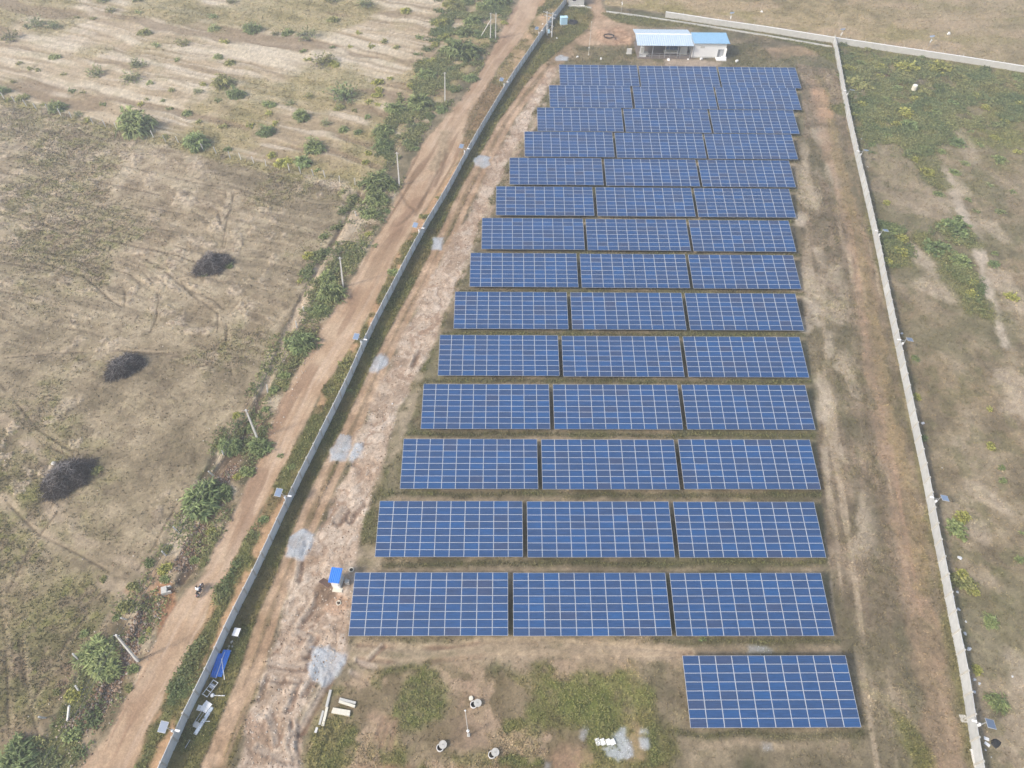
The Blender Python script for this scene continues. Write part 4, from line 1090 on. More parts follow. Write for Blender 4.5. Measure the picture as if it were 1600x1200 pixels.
def equip(name, label, cat, loc, parts):
    r_ = empty(name, Vector((35.6, 185.2, 0.25))+Vector(loc), 0, label, cat)
    for pn, mm, bx in parts:
        q = MB()
        for c_, s_ in bx: q.box(c_, s_)
        q.build(pn, mm, r_)
equip('power_cabinet', 'white power cabinet at the left end inside the open shed', 'cabinet', (1.0, 2.0, 0), [('body', M_white, [((0, 0, 1.0), (1.0, 0.7, 1.9))]), ('plinth', M_conc, [((0.6, 0, 0.15), (2.4, 1.4, 0.3))]), ('door', M_plaster, [((0, -0.36, 1.0), (0.84, 0.03, 1.6))])])
equip('equipment_crate', 'low white crate on the shed floor near the left post', 'crate', (1.1, 0.6, 0), [('body', M_white, [((0, 0, 0.3), (1.7, 0.7, 0.6))]), ('lid', M_plaster, [((0, 0, 0.63), (1.8, 0.8, 0.06))])])
equip('inverter_rack', 'dark blue inverter rack with many boxes on white plinth inside the shed', 'inverter rack', (8.9, 3.0, 0), [('frame', M_steel, [((x, 0, 1.3), (0.08, 0.3, 2.2)) for x in (-1.6, -0.55, 0.55, 1.6)]+[((0, 0, z), (3.3, 0.2, 0.08)) for z in (0.9, 1.6, 2.3)]),
      ('inverter', mat('inverter_blue', (0.06, 0.10, 0.18), 0.5), [((x, -0.25, z), (0.85, 0.3, 0.55)) for x in (-1.08, 0.0, 1.08) for z in (1.22, 1.95)]), ('plinth', M_stone, [((0, 0, 0.2), (3.6, 1.3, 0.4))])])
equip('control_panel', 'tall pale grey control panel at the right end of the open shed', 'panel', (12.0, 2.2, 0), [('body', mat('panel_grey', (0.42, 0.43, 0.40), 0.6), [((0, 0, 1.15), (1.9, 0.7, 1.9))]), ('door', M_plaster, [((-0.46, -0.36, 1.15), (0.85, 0.03, 1.7)), ((0.46, -0.36, 1.15), (0.85, 0.03, 1.7))]), ('plinth', M_stone, [((0, 0, 0.1), (2.1, 1.0, 0.2))])])

root = empty('control_room', (49.65, 185.8, 0), 0, 'small white control room with a light blue sheet roof', 'building')
RW, RDp, RH = 8.6, 4.8, 3.85
b = MB(); b.box((RW/2, RDp/2, RH/2), (RW, RDp, RH)); b.build('wall', M_white, root)
b = MB(); corr(b, -0.15, RW+0.6, -0.55, 4.0, RDp+0.3, 4.3, 20); b.build('roof', M_bluerf, root)
b = MB(); b.box((RW-1.2, -0.02, 1.25), (1.5, 0.06, 2.0)); d_ = b.build('doorway_shade', mat('shadowed_doorway', (0.16, 0.17, 0.18), 0.8), root)  # dark panel on the wall face, painted as the doorway's shade
b = MB(); b.box((RW-0.95, -0.06, 1.2), (0.8, 0.06, 1.8)); b.build('door', M_steel, root)
b = MB(); b.box((RW-1.0, -0.9, 0.12), (2.6, 1.7, 0.3)); b.box((RW-0.2, 0.2, 0.3), (1.2, 2.2, 0.6)); b.build('entrance_step', M_white, root)
b = MB(); b.box((RW+0.05, -0.35, 1.7), (0.12, 0.6, 1.9)); b.build('porch_wall', M_white, root)
b = MB(); b.box((RW/2, -0.03, 0.15), (RW, 0.05, 0.35)); b.build('plinth_band', M_plaster, root)
b = MB(); b.tube([(0.25, -0.06, 0.2), (0.25, -0.06, 3.85)], 0.05, 6); b.build('drain_pipe', M_plaster, root)
b = MB(); b.box((2.4, -0.035, 2.8), (1.1, 0.05, 0.5)); b.build('vent_window', M_plaster, root)

g0 = P(887.5, 9)
root = empty('gatehouse', (g0.x+0.1, g0.y, 0), 0, 'small pale rendered gatehouse at the wall corner by the gate', 'building')
b = MB(); b.box((2.3, 1.9, 1.5), (4.5, 3.6, 3.0)); b.build('wall', M_plaster, root)
b = MB(); b.box((2.3, 1.9, 3.08), (5.0, 4.1, 0.16)); b.build('roof', M_conc, root)
b = MB(); b.box((2.3, -0.25, 0.1), (4.9, 0.5, 0.25)); b.build('plinth', M_white, root)
b = MB(); b.box((4.56, 1.6, 1.05), (0.05, 0.95, 2.1)); b.build('door', M_brown, root)
b = MB(); b.box((1.6, 0.09, 1.7), (1.0, 0.05, 0.9)); w_ = b.build('window', M_glassd, root)
b = MB(); b.box((1.6, 0.06, 1.2), (1.2, 0.12, 0.08)); b.build('sill', M_white, w_)

# ------------------------------------------------------------------ pump hut and small site things
hp = P(527, 916)
ang = math.atan2(-0.12, 1.42)
hc = Vector((-21.25, 39.6, 0))
root = empty('pump_hut', hc, R(-6), 'tiny white hut with a bright blue ribbed roof at the first table', 'hut')
b = MB(); b.box((0, 0, 1.05), (1.1, 1.5, 2.3)); b.build('wall', M_white, root)
b = MB(); corr(b, -0.72, 0.72, -1.0, 2.22, 1.0, 2.42, 6, amp=0.04); b.build('roof', M_blue, root)
b = MB(); b.box((0.05, -0.77, 1.0), (0.8, 0.05, 1.9)); dr = b.build('door', M_white, root)
b = MB(); b.box((0.35, -0.81, 1.0), (0.06, 0.04, 0.14)); b.build('handle', M_dark, dr)
b = MB(); b.box((0.15, -1.0, 0.06), (1.3, 0.55, 0.2)); b.build('step', M_stone, root)
b = MB(); b.box((0, 0, 0.5), (1.6, 0.08, 1.0), mtx=Matrix.Rotation(R(62), 4, 'X'))
o = b.build('brown_board', M_brown, None, hc+Vector((-1.5, -0.25, 0.1))); o.rotation_euler = (0, 0, R(-30))
tag(o, 'brown steel board lying beside the blue roofed hut', 'board')
b = MB(); b.box((0, 0, 0.35), (0.5, 0.45, 0.7)); b.box((0, 0, 0.74), (0.56, 0.5, 0.08))
tag(b.build('pump_box', M_conc, None, hc+Vector((1.25, -0.1, 0))), 'grey pump box standing against the hut on its table side', 'box')

def manhole(px, r, label):
    p = P(*px); root = empty('manhole', (p.x, p.y, gz(p.x, p.y)), 0, label, 'manhole', 'round concrete manholes near the hut')
    b = MB(); b.lathe([(r*1.35, -0.2), (r*1.35, 0.14), (r, 0.14), (r, -0.1)], 20); b.f = [f for f in b.f if len(f) == 4]; b.mi = b.mi[:len(b.f)]; b.build('rim', M_stone, root)
    b = MB(); b.lathe([(0.001, 0.0), (r*1.02, 0.0), (r*1.02, 0.05), (0.001, 0.05)], 20); b.build('shaft', M_pit, root)  # flat black disc stands for the shaded depth
manhole((529, 942), 0.24, 'round manhole in the reddish patch below the hut')
manhole((549.2, 890.8), 0.25, 'round manhole between the hut roof and the first table corner')

def well(px, lid, rz, label, extra=False):
    p = P(*px); q = P(*lid, 0.35); root = empty('well_ring', (p.x, p.y, 0), 0, label, 'well', 'open well rings with round lids pushed aside')
    r = 0.36
    b = MB(); b.lathe([(r+0.06, -0.2), (r+0.06, 0.32), (r-0.02, 0.32), (r-0.02, -0.1)], 24); b.f = [f for f in b.f if len(f) == 4]; b.mi = b.mi[:len(b.f)]; b.build('ring', M_pole, root)
    b = MB(); b.lathe([(0.001, 0.03), (r, 0.03), (r, 0.07), (0.001, 0.07)], 20); b.build('shaft', M_pit, root)  # black disc painted as the shade inside the well
    lp = Vector((q.x-p.x, q.y-p.y, 0.37))
    b = MB(); b.lathe([(0.001, 0), (0.45, 0), (0.45, 0.07), (0.001, 0.07)], 24, lp, mtx=Matrix.Rotation(R(5), 4, 'Y'))
    ld = b.build('lid', M_conc, root)
    b = MB(); b.tube([lp+Vector((-0.1, 0, 0.07)), lp+Vector((-0.06, 0, 0.12)), lp+Vector((0.06, 0, 0.12)), lp+Vector((0.1, 0, 0.07))], 0.015, 6); b.build('handle', M_dark, ld)
well((740.2, 1101.6), (746.3, 1098.5), 0, 'open well ring beside the top of the lightning mast, lid pushed right')
well((687.8, 1169), (692, 1163.5), 0, 'open well ring alone on the left side of the mast')
well((768.5, 1180), (773.8, 1175.5), 0, 'open well ring in the green grass, nearest the bottom edge')
p = P(736, 1091.5)
b = MB(); b.lathe([(0.001, 0), (0.26, 0), (0.26, 0.18), (0.001, 0.2)], 18)
tag(b.build('stone_disc', M_stone, None, (p.x, p.y, 0.02)), 'small round tan stone disc beside the upper well ring', 'disc')

def slab(name, a, c, w, h, m, label, cat, z=0.0, group=None, rib=0):
    a = P(*a); c = P(*c)
    b = MB(); d = c-a
    mid = (a+c)/2
    b.box((0, 0, h/2), (d.length, w, h))
    for k in range(rib): b.box((0, -w/2+w*(k+1)/(rib+1), h+0.012), (d.length*0.98, 0.05, 0.024))
    o = b.build(name, m, None, (mid.x, mid.y, z+gz(mid.x, mid.y)-0.03)); o.rotation_euler = (0, 0, math.atan2(d.y, d.x))
    return tag(o, label, cat, group)
slab('concrete_beam', (520.5, 1108.6), (547.5, 1113.3), 0.30, 0.35, M_stone, 'back one of the two bright cream concrete beams', 'beam')
slab('concrete_beam', (519, 1112.6), (547, 1117.8), 0.30, 0.35, M_stone, 'front one of the two bright cream concrete beams', 'beam')
slab('concrete_beam', (531, 1092.5), (556, 1099), 0.28, 0.25, M_plaster, 'duller concrete beam behind the bright pair, back one', 'beam')
slab('concrete_beam', (530, 1096.5), (555, 1104.5), 0.28, 0.28, M_stone, 'duller concrete beam behind the bright pair, front one', 'beam')
slab('concrete_post', (517, 1078.5), (510.5, 1105), 0.30, 0.22, M_plaster, 'upper piece of the row of fallen concrete posts', 'post')
slab('concrete_post', (511.5, 1105.5), (504.5, 1135), 0.30, 0.2, M_stone, 'lower piece of the row of fallen concrete posts', 'post')
slab('concrete_post', (505.5, 1111), (499.5, 1133), 0.26, 0.2, M_plaster, 'short fallen post lying left of the row of posts', 'post')
slab('concrete_post', (496, 1137), (493, 1145.5), 0.28, 0.2, M_pole, 'broken pale stump of a post by the trench end', 'post')
for k, x in enumerate((933.5, 941.5, 950, 957)):
    a = (x-1.5, 1154+k*0.6); c = (x+2, 1165-k*0.3)
    slab('white_slab', a, c, 0.5, 0.10+0.03*k, M_white, f'{["leftmost", "second", "third", "rightmost"][k]} of the four white slabs on the near gravel', 'slab', 0.05, 'white slabs lying on the near gravel')
slab('grey_slab', (1503, 1117), (1507, 1129), 0.75, 0.12, M_conc, 'flat grey slab leaning at the foot of the cream wall', 'slab')
slab('concrete_post', (1517, 1171), (1524, 1199), 0.28, 0.25, M_pole, 'long concrete post lying along the foot of the cream wall', 'post')
# white water tank in the weeds
p = P(1427, 141)
root = empty('water_tank', (p.x, p.y, 0), 0, 'small cream cylinder tank standing in the weeds behind the right wall', 'tank')
b = MB(); b.lathe([(0.001, 0), (0.62, 0), (0.62, 1.25), (0.55, 1.35)], 20); b.build('body', M_stone, root)
b = MB(); b.lathe([(0.001, 1.34), (0.5, 1.34), (0.45, 1.42), (0.001, 1.45)], 20); b.build('lid', M_white, root)
# culvert block by the road
p = P(261, 924)
root = empty('culvert_block', (p.x, p.y, 0), R(18), 'pale U shaped concrete culvert block on the road verge', 'culvert')
b = MB(); b.box((-0.2, 0, 0.32), (0.68, 0.95, 0.64)); b.build('back', M_conc, root)
b = MB(); b.box((0.36, 0.37, 0.28), (0.46, 0.2, 0.56)); b.build('arm', M_conc, root)
b = MB(); b.box((0.36, -0.37, 0.28), (0.46, 0.2, 0.56)); b.build('arm', M_conc, root)

# white panel box by the strip, building materials along the wall
p = P(372, 991)
root = empty('white_rack', (p.x, p.y, 0), R(-8), 'white ribbed board standing on the grass strip above the blue sheets', 'board')
b = MB(); b.box((0, 0, 0.75), (0.8, 1.0, 0.06)); [b.box((0, -0.4+k*0.2, 0.785), (0.76, 0.05, 0.02)) for k in range(5)]; b.build('board', M_white, root)
for sx in (-0.32, 0.32):
    for sy in (-0.42, 0.42):
        b = MB(); b.box((sx, sy, 0.36), (0.05, 0.05, 0.72)); b.build('leg', M_steel, root)
def sheet(a, c, w, m, label, cat, z, n=6, tilt=0.0, h=0.05):
    a = P(*a); c = P(*c); d = c-a; mid = (a+c)/2
    b = MB(); corr(b, -w/2, w/2, -d.length/2, 0, d.length/2, tilt, n, amp=h)
    o = b.build('roofing_sheet', m, None, (mid.x, mid.y, z)); o.rotation_euler = (0, 0, math.atan2(d.y, d.x)-math.pi/2)
    return tag(o, label, cat)
sheet((341, 1058), (356, 1017), 0.95, M_blue, 'right one of the two bright blue roofing sheets by the grey wall', 'roofing sheet', 0.22, 5, 0.1)
sheet((334, 1059), (347, 1022), 0.85, M_blue, 'left one of the two bright blue roofing sheets by the grey wall', 'roofing sheet', 0.12, 5, 0.1)
def pipe(a, c, r, m, label, z0=0.3, z1=0.3, name='pipe'):
    a = P(a[0], a[1], z0); c = P(c[0], c[1], z1)
    b = MB(); b.tube([Vector((0, 0, 0)), c-a], r, 8)
    return tag(b.build(name, m, None, a), label, 'pipe')
pipe((346, 1029), (351, 1062), 0.05, M_white, 'thin white pipe lying across the blue sheets', 0.42, 0.1)
pipe((351, 1019), (337, 1060), 0.03, M_white, 'thin white rod lying lengthwise on the blue sheets', 0.40, 0.34)
# metal rack, lying floodlight, white sheets, channel
p = P(330, 1077)
root = empty('metal_rack', (p.x, p.y, 0), R(62), 'light metal rack frame lying between blue and white sheets', 'rack')
for y in (-0.35, 0.35):
    b = MB(); b.box((0, y, 0.35), (1.9, 0.06, 0.06)); b.build('rail', M_white, root)
for x in (-0.9, -0.3, 0.35, 0.9):
    b = MB(); b.box((x, 0, 0.35), (0.07, 0.64, 0.06)); b.build('crossbar', M_white, root)
b = MB(); b.box((0.3, 0.0, 0.2), (0.5, 0.5, 0.3)); b.build('tray', M_steel, root)
p = P(332.5, 1087)
root = empty('floodlight', (p.x, p.y, 0), R(-2), 'white lamp head with a short arm lying beside the rack', 'lamp')
b = MB(); b.lathe([(0.001, 0), (0.2, 0.02), (0.24, 0.2), (0.14, 0.3), (0.001, 0.32)], 12); b.build('head', M_white, root)
b = MB(); b.tube([(0.15, 0, 0.12), (1.45, 0.02, 0.1)], 0.06, 8); b.build('arm', M_white, root)
M_zinc = mat('zinc_sheet', (0.55, 0.60, 0.64), 0.4, 0.1, 0.1, 2)
slab('metal_channel', (305, 1148), (332, 1105), 0.42, 0.12, M_zinc, 'long bright metal channel lying along the wall foot', 'channel', 0.05, None, 2)
slab('white_sheet_stack', (317, 1112), (328, 1098), 0.9, 0.16, M_white, 'stack of white sheets beside the long metal channel', 'sheets', 0.08, None, 4)
slab('white_sheet_stack', (309, 1106), (318, 1108), 0.6, 0.12, M_white, 'small white sheet between wall and sheet stack', 'sheet', 0.06)
slab('white_bag', (305, 1137), (310, 1129), 0.6, 0.22, M_plaster, 'crumpled pale sack by the end of the metal channel', 'sack')
pipe((301, 1133), (316, 1110), 0.04, M_steel, 'grey rod leaning between wall and white sheets', 0.1, 0.25)
pipe((305, 1133), (320, 1112), 0.03, M_steel, 'second grey rod beside the white sheets', 0.1, 0.25)
pipe((314, 1127), (328, 1127), 0.035, M_zinc, 'short crosswise rod resting on the metal channel', 0.25, 0.25)
pipe((289, 1169), (297, 1156), 0.04, M_steel, 'grey rod in the grass near the nearest wall lamp', 0.1, 0.12)
M_litter = mat('litter', (0.54, 0.55, 0.55), 0.7, 0, 0.2, 5)
def debris(px, s, label, cat='litter', m=M_litter, group=None, seed=0, h=0.3):
    p = P(*px); r_ = random.Random(int(px[0]*7+px[1])+seed)
    n = 10; b = MB(); vs = [Vector((0, 0, h*s))]; ring1 = []; 
    rr = [s*r_.uniform(0.55, 1.0) for _ in range(n)]
    vs += [Vector((rr[k]*0.6*math.cos(6.283*k/n), rr[k]*0.5*math.sin(6.283*k/n), h*s*r_.uniform(0.6, 0.95))) for k in range(n)]
    vs += [Vector((rr[k]*math.cos(6.283*k/n), 0.75*rr[k]*math.sin(6.283*k/n), -0.05)) for k in range(n)]
    fs = [(0, 1+k, 1+(k+1) % n) for k in range(n)]+[(1+k, 1+n+k, 1+n+(k+1) % n, 1+(k+1) % n) for k in range(n)]
    b.add(vs, fs)
    o = b.build(cat.replace(' ', '_'), m, None, (p.x, p.y, gz(p.x, p.y)))
    o.rotation_euler = (0, 0, r_.uniform(0, 3))
    return tag(o, label, cat, group)
lt = [(1481, 925, .45), (1496, 925, .5), (1490, 932, .3), (1498, 952, .5), (1509, 971, .35), (1508, 990, .55), (1505, 1008, .3), (1514, 1014, .75), (1523, 1062, .5), (1530, 1068, .45), (1522, 1081, .5), (1555, 966, .35), (1582, 1057, .35), (1442, 661, .6), (1409, 521, .6), (1472, 731, .25), (1500, 872, .7), (1346, 217, .4), (1356, 261, .5), (1549, 1183, .2), (1540, 1172, .3)]
for k, (x, y, s) in enumerate(lt):
    debris((x, y), s*0.72, 'scrap of pale litter lying on the ground outside the cream wall', 'litter', M_litter, 'pale litter scraps outside the cream wall')
debris((1556, 1161), 0.9, 'black plastic sheet heap with white boards beside it, outside the cream wall', 'plastic sheet', M_black, h=0.25)
slab('white_board', (1537, 1153), (1545, 1156), 0.35, 0.12, M_white, 'upper white board beside the black plastic heap', 'board')
slab('white_board', (1538, 1160), (1546, 1166), 0.35, 0.12, M_white, 'lower white board beside the black plastic heap', 'board')
for k, (x, y, s) in enumerate([(358, 1010, .25), (362, 1003, .28), (363, 1010, .22), (356, 1015, .25), (361, 1017, .2), (354, 1020, .2)]):
    debris((x, y), s, 'small pale stone in the cluster above the blue sheets', 'stone', M_conc, 'pale stones above the blue sheets', h=0.6)
for (x, y, s, lb) in [(902, 89.5, .5, 'white block left of the mast disc beyond the gravel heap'), (939, 92, .5, 'white block on the grass behind the middle back table'), (1096, 92.5, .7, 'pale stone in front of the white control room'), (1044, 94, .7, 'pale stone in front of the open shed'), (1075, 93, .45, 'small stone at the right end of the open shed'), (1151, 96, .7, 'white stones right of the control room'), (613, 631, .2, 'tiny white stone on the pale sand beside the track'), (862, 51, .5, 'white stone at the foot of the transformer poles'), (870, 60, .35, 'tiny white marker on the grass strip near the transformer'), (1190, 18.5, .5, 'white block in the field behind the back wall'), (1482, 53, .8, 'white sack lying in the field beyond the back wall'), (848, 38, .35, 'white bag outside the wall by the transformer')]:
    debris((x, y), s, lb, 'stone', M_white, h=0.7)
p = P(982.7, 84)
root = empty('signal_board', (p.x, p.y, 0), 0, 'pale upright concrete board left of the open shed', 'board')
b = MB(); b.box((0, 0, 0.75), (1.25, 0.25, 1.3)); b.build('board', M_pole, root)
b = MB(); b.box((0, 0, 0.08), (1.5, 0.7, 0.18)); b.build('footing', M_conc, root)
# blue cabinet and black drum by the corner
p = P(881, 39)
root = empty('distribution_cabinet', (p.x, p.y, 0), R(8), 'light blue cabinet standing on the grass near the transformer poles', 'cabinet')
b = MB(); b.box((0, 0.5, 1.0), (1.9, 1.3, 1.8)); b.build('body', M_cabinet, root)
b = MB(); b.box((0, 0.5, 1.94), (2.1, 1.5, 0.1)); b.build('top', M_cabinet, root)
b = MB(); b.box((0, 0.5, 0.04), (2.1, 1.5, 0.16)); b.build('plinth', M_conc, root)
b = MB(); b.box((-0.45, -0.17, 1.0), (0.8, 0.04, 1.5)); b.build('door', M_cabinet, root); b = MB(); b.box((0.45, -0.17, 1.0), (0.8, 0.04, 1.5)); b.build('door', M_cabinet, root)
p = P(895, 37)
b = MB()
rr_ = random.Random(4)
for k in range(7):
    q = [Vector((rr_.uniform(-1.2, 1.2), rr_.uniform(-0.7, 0.7), 0.15+0.1*k))]
    for s in range(14):
        a = s/13*6.283; q.append(Vector((1.15*math.cos(a)*rr_.uniform(.9, 1.1), 0.8*math.sin(a)*rr_.uniform(.9, 1.1), 0.12+0.1*k)))
    b.tube(q[1:], 0.10, 6)
tag(b.build('cable_coil', M_dark, None, (p.x, p.y, 0)), 'black heap of coiled cable next to the light blue cabinet', 'cable coil')
p = P(951, 60)
b = MB()
for k in range(3):
    b.tube([(1.35*math.cos(a)*(1+0.04*k), 1.15*math.sin(a), 0.3+0.09*k) for a in [6.283*s/20 for s in range(21)]], 0.07, 6)
b.tube([(1.3, -0.3, 0.3), (1.8, -0.9, 0.25), (1.6, -1.6, 0.2)], 0.06, 6)
tag(b.build('hose_coil', M_black, None, (p.x, p.y, gz(p.x, p.y))), 'black hose coiled in a ring on the red earth heap', 'hose')

# ------------------------------------------------------------------ field fence posts
row = [(7, 155), (24, 160), (42, 166), (58, 172), (76, 173), (95, 180), (112, 185), (146, 194), (165, 198), (183, 202), (240, 215), (259, 222), (279, 223), (318, 235), (338, 240), (360, 248), (377, 250), (397, 255), (416, 260), (452, 267), (470, 271), (490, 275), (508, 277), (531, 285), (555, 289)]
pb = MB(); pb.box((0, 0, 0.7), (0.17, 0.15, 1.9)); pb.box((0, 0, 1.68), (0.11, 0.10, 0.06)); fm = pb.mesh('fence_post', M_pole)
rp = random.Random(9)
for k, (x, y) in enumerate(row):
    p = P(x, y); o = link('fence_post', fm, None, p); o.rotation_euler = (rp.uniform(-.08, .08), rp.uniform(-.08, .08), rp.uniform(0, .5))
    tag(o, f'white stub post, {ORD[k]} from the left end of the field fence', 'fence post', 'white stub posts of the field fence')
for k, (x, y, lb) in enumerate([(333, 743, 'white stub post on the drain bank above the biggest roadside bush'), (350, 712, 'white stub post by the twin bushes at the second pole'), (279, 832, 'white stub post just below the biggest roadside bush'), (259, 868, 'white stub post in the rubble above the culvert block'), (197, 968, 'white stub post at the top of the near rubble drain'), (71, 1122, 'white stub post at the edge of the lower left field'), (122, 1030, 'pale fallen post left of the near roadside bush'), (124, 1081, 'pale stub post in the low shrubs left of the rubble'), (557, 338, 'thin white post left of the dark bush by the pole'), (475, 487, 'thin white post beside the tall roadside clump'), (464, 512, 'thin white post behind the round roadside bush'), (418, 612, 'short white post on the bank above the second pole')]):
    p = P(x, y); o = link('fence_post', fm, None, p); o.rotation_euler = (rp.uniform(-.25, .25), rp.uniform(-.2, .2), rp.uniform(0, 1)); o.scale = (1, 1, 0.85)
    tag(o, lb, 'fence post', 'stub posts along the drain bank')

# ------------------------------------------------------------------ shrubs
def foliage_material():
    m = bpy.data.materials.new('foliage'); m.use_nodes = True
    n = m.node_tree.nodes; l = m.node_tree.links
    b = n['Principled BSDF']; out = n['Material Output']
    at = n.new('ShaderNodeAttribute'); at.attribute_name = 'Col'
    oi = n.new('ShaderNodeObjectInfo')
    mx = n.new('ShaderNodeMix'); mx.data_type = 'RGBA'; mx.blend_type = 'MULTIPLY'; mx.inputs[0].default_value = 1
    l.new(at.outputs['Color'], mx.inputs[6]); l.new(oi.outputs['Color'], mx.inputs[7])
    l.new(mx.outputs[2], b.inputs['Base Color'])
    b.inputs['Roughness'].default_value = 0.7; b.inputs['Specular IOR Level'].default_value = 0.25
    tr = n.new('ShaderNodeBsdfTranslucent'); l.new(mx.outputs[2], tr.inputs['Color'])
    ms = n.new('ShaderNodeMixShader'); ms.inputs[0].default_value = 0.25
    l.new(b.outputs[0], ms.inputs[1]); l.new(tr.outputs[0], ms.inputs[2]); l.new(ms.outputs[0], out.inputs[0])
    return m
M_leaf = foliage_material()
M_twig = mat('grey_twigs', (0.27, 0.245, 0.23), 0.9, 0, 0.2, 8)
M_branch = mat('bush_branches', (0.13, 0.10, 0.075), 0.9, 0, 0.2, 6)

def sprays(P0, D, L, wd, rg, seg=3, droop=0.5):
    """leaf sprays: tapering bent strips from P0 along D; returns vertices (n, 2*seg+1, 3)"""
    n = len(P0)
    up = np.array([0, 0, 1.0])
    side = np.cross(D, up+rg.normal(0, 0.5, (n, 3))); side /= np.linalg.norm(side, axis=1, keepdims=True)+1e-9
    rows = []
    for k in range(seg+1):
        t = k/seg
        c = P0+D*(L*t)[:, None]+np.array([0, 0, -1.0])*(droop*L*t*t)[:, None]
        w = wd*(0.45+1.1*t if t < 0.5 else 1.0*(1-t)*2+0.02)
        rows.append(c-side*w[:, None]); rows.append(c+side*w[:, None])
    return np.stack(rows, 1)
def strip_faces(n, seg):
    f = []
    for k in range(seg): f.append([2*k, 2*k+1, 2*k+3, 2*k+2])
    f = np.array(f); m = 2*(seg+1)
    return (np.arange(n)[:, None, None]*m+f[None]).reshape(-1, 4)

def bush_meshes(kind, seed):
    """unit bush (radius about 1): (foliage mesh, branch mesh)"""
    rg = np.random.default_rng(seed)
    pr = dict(feather=(150, 9, 0.80, 0.32, 0.036, 0.6), scrub=(60, 6, 0.62, 0.22, 0.034, 0.35), leafy=(110, 8, 0.45, 0.17, 0.075, 0.35), low=(120, 7, 0.28, 0.18, 0.055, 0.3), fern=(95, 12, 0.58, 0.28, 0.028, 0.6), tiny=(34, 5, 0.55, 0.30, 0.075, 0.4))[kind]
    nbr, per, hh, Ls, ws, dr = pr
    nl = {'feather': 5, 'scrub': 4, 'leafy': 5, 'low': 7, 'fern': 2, 'tiny': 2}[kind]
    lob = [(0, 0, 1.0)]+[(0.55*math.cos(a)*r_, 0.5*math.sin(a)*r_, s_) for a, r_, s_ in zip(rg.uniform(0, 6.283, nl), rg.uniform(.6, 1.1, nl), rg.uniform(.35, .7, nl))]
    P0 = []; D = []; T = []; br = MB()
    for b_ in range(nbr):
        lx, ly, ls = lob[0] if b_ < nbr*0.35 else lob[1+rg.integers(nl)]
        a = rg.uniform(0, 6.283); el = np.arcsin(np.clip(rg.uniform(0.05, 1.0), 0, 1))
        d = np.array([math.cos(a)*math.cos(el), math.sin(a)*math.cos(el), math.sin(el)*hh*1.25+0.08])
        L = rg.uniform(0.55, 1.0)*ls*(0.85 if b_ < nbr*0.35 else 0.95)
        o = np.array([lx+rg.normal(0, .06), ly+rg.normal(0, .06), 0.0])
        pt = lambda t: o+d*L*t+np.array([0, 0, 0.10*L*math.sin(t*2.2)-0.22*L*t*t*(1 if kind in ('feather', 'fern') else .4)])
        if b_ % 4 == 0 and kind != 'tiny':
            br.tube([pt(0), pt(.4), pt(.8)], [0.022, 0.014, 0.006], 4, caps=False)
        shade = rg.uniform(0.62, 1.35)
        for k in range(per):
            t = rg.uniform(0.25, 1.0)
            p = pt(t); dd = pt(min(t+0.05, 1.1))-p; dd /= np.linalg.norm(dd)+1e-9
            sd = np.cross(dd, [0, 0, 1]); sd /= np.linalg.norm(sd)+1e-9
            sgn = 1 if k % 2 else -1
            q = dd*rg.uniform(.5, 1.0)+sd*sgn*rg.uniform(.3, .9)+np.array([0, 0, rg.uniform(-.1, .5)])
            q += rg.normal(0, .15, 3)
            P0.append(p); D.append(q/np.linalg.norm(q)); T.append((shade*rg.uniform(.85, 1.15), t))
    P0 = np.array(P0); D = np.array(D); T = np.array(T); n = len(P0)
    P0[:, 2] = np.maximum(P0[:, 2], 0.02)
    L = Ls*rg.uniform(.6, 1.2, n); w = ws*rg.uniform(.7, 1.25, n)
    seg = 3
    V = sprays(P0, D, L, w, rg, seg, dr)
    V[:, :, 2] = np.maximum(V[:, :, 2], 0.01)
    base = np.array([0.135, 0.180, 0.070]); lit_tip = np.array([0.265, 0.295, 0.125])  # outer sprays painted paler, as lit ends
    c = (base*(1-T[:, 1:]**2)+lit_tip*T[:, 1:]**2)*T[:, :1]
    if kind == 'scrub': c = c*0.75+np.array([0.10, 0.095, 0.06])*0.35
    Cc = np.repeat(c[:, None], V.shape[1], 1)
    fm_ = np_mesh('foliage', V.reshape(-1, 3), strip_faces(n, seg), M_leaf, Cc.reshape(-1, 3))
    if kind == 'tiny': return fm_, None
    return fm_, br.mesh('branches', M_branch if kind != 'scrub' else M_twig)
BM = {k: [bush_meshes(k, 100*i+q) for q in range(nv)] for i, (k, nv) in enumerate([('feather', 4), ('scrub', 3), ('leafy', 3), ('low', 2), ('fern', 3), ('tiny', 3)])}

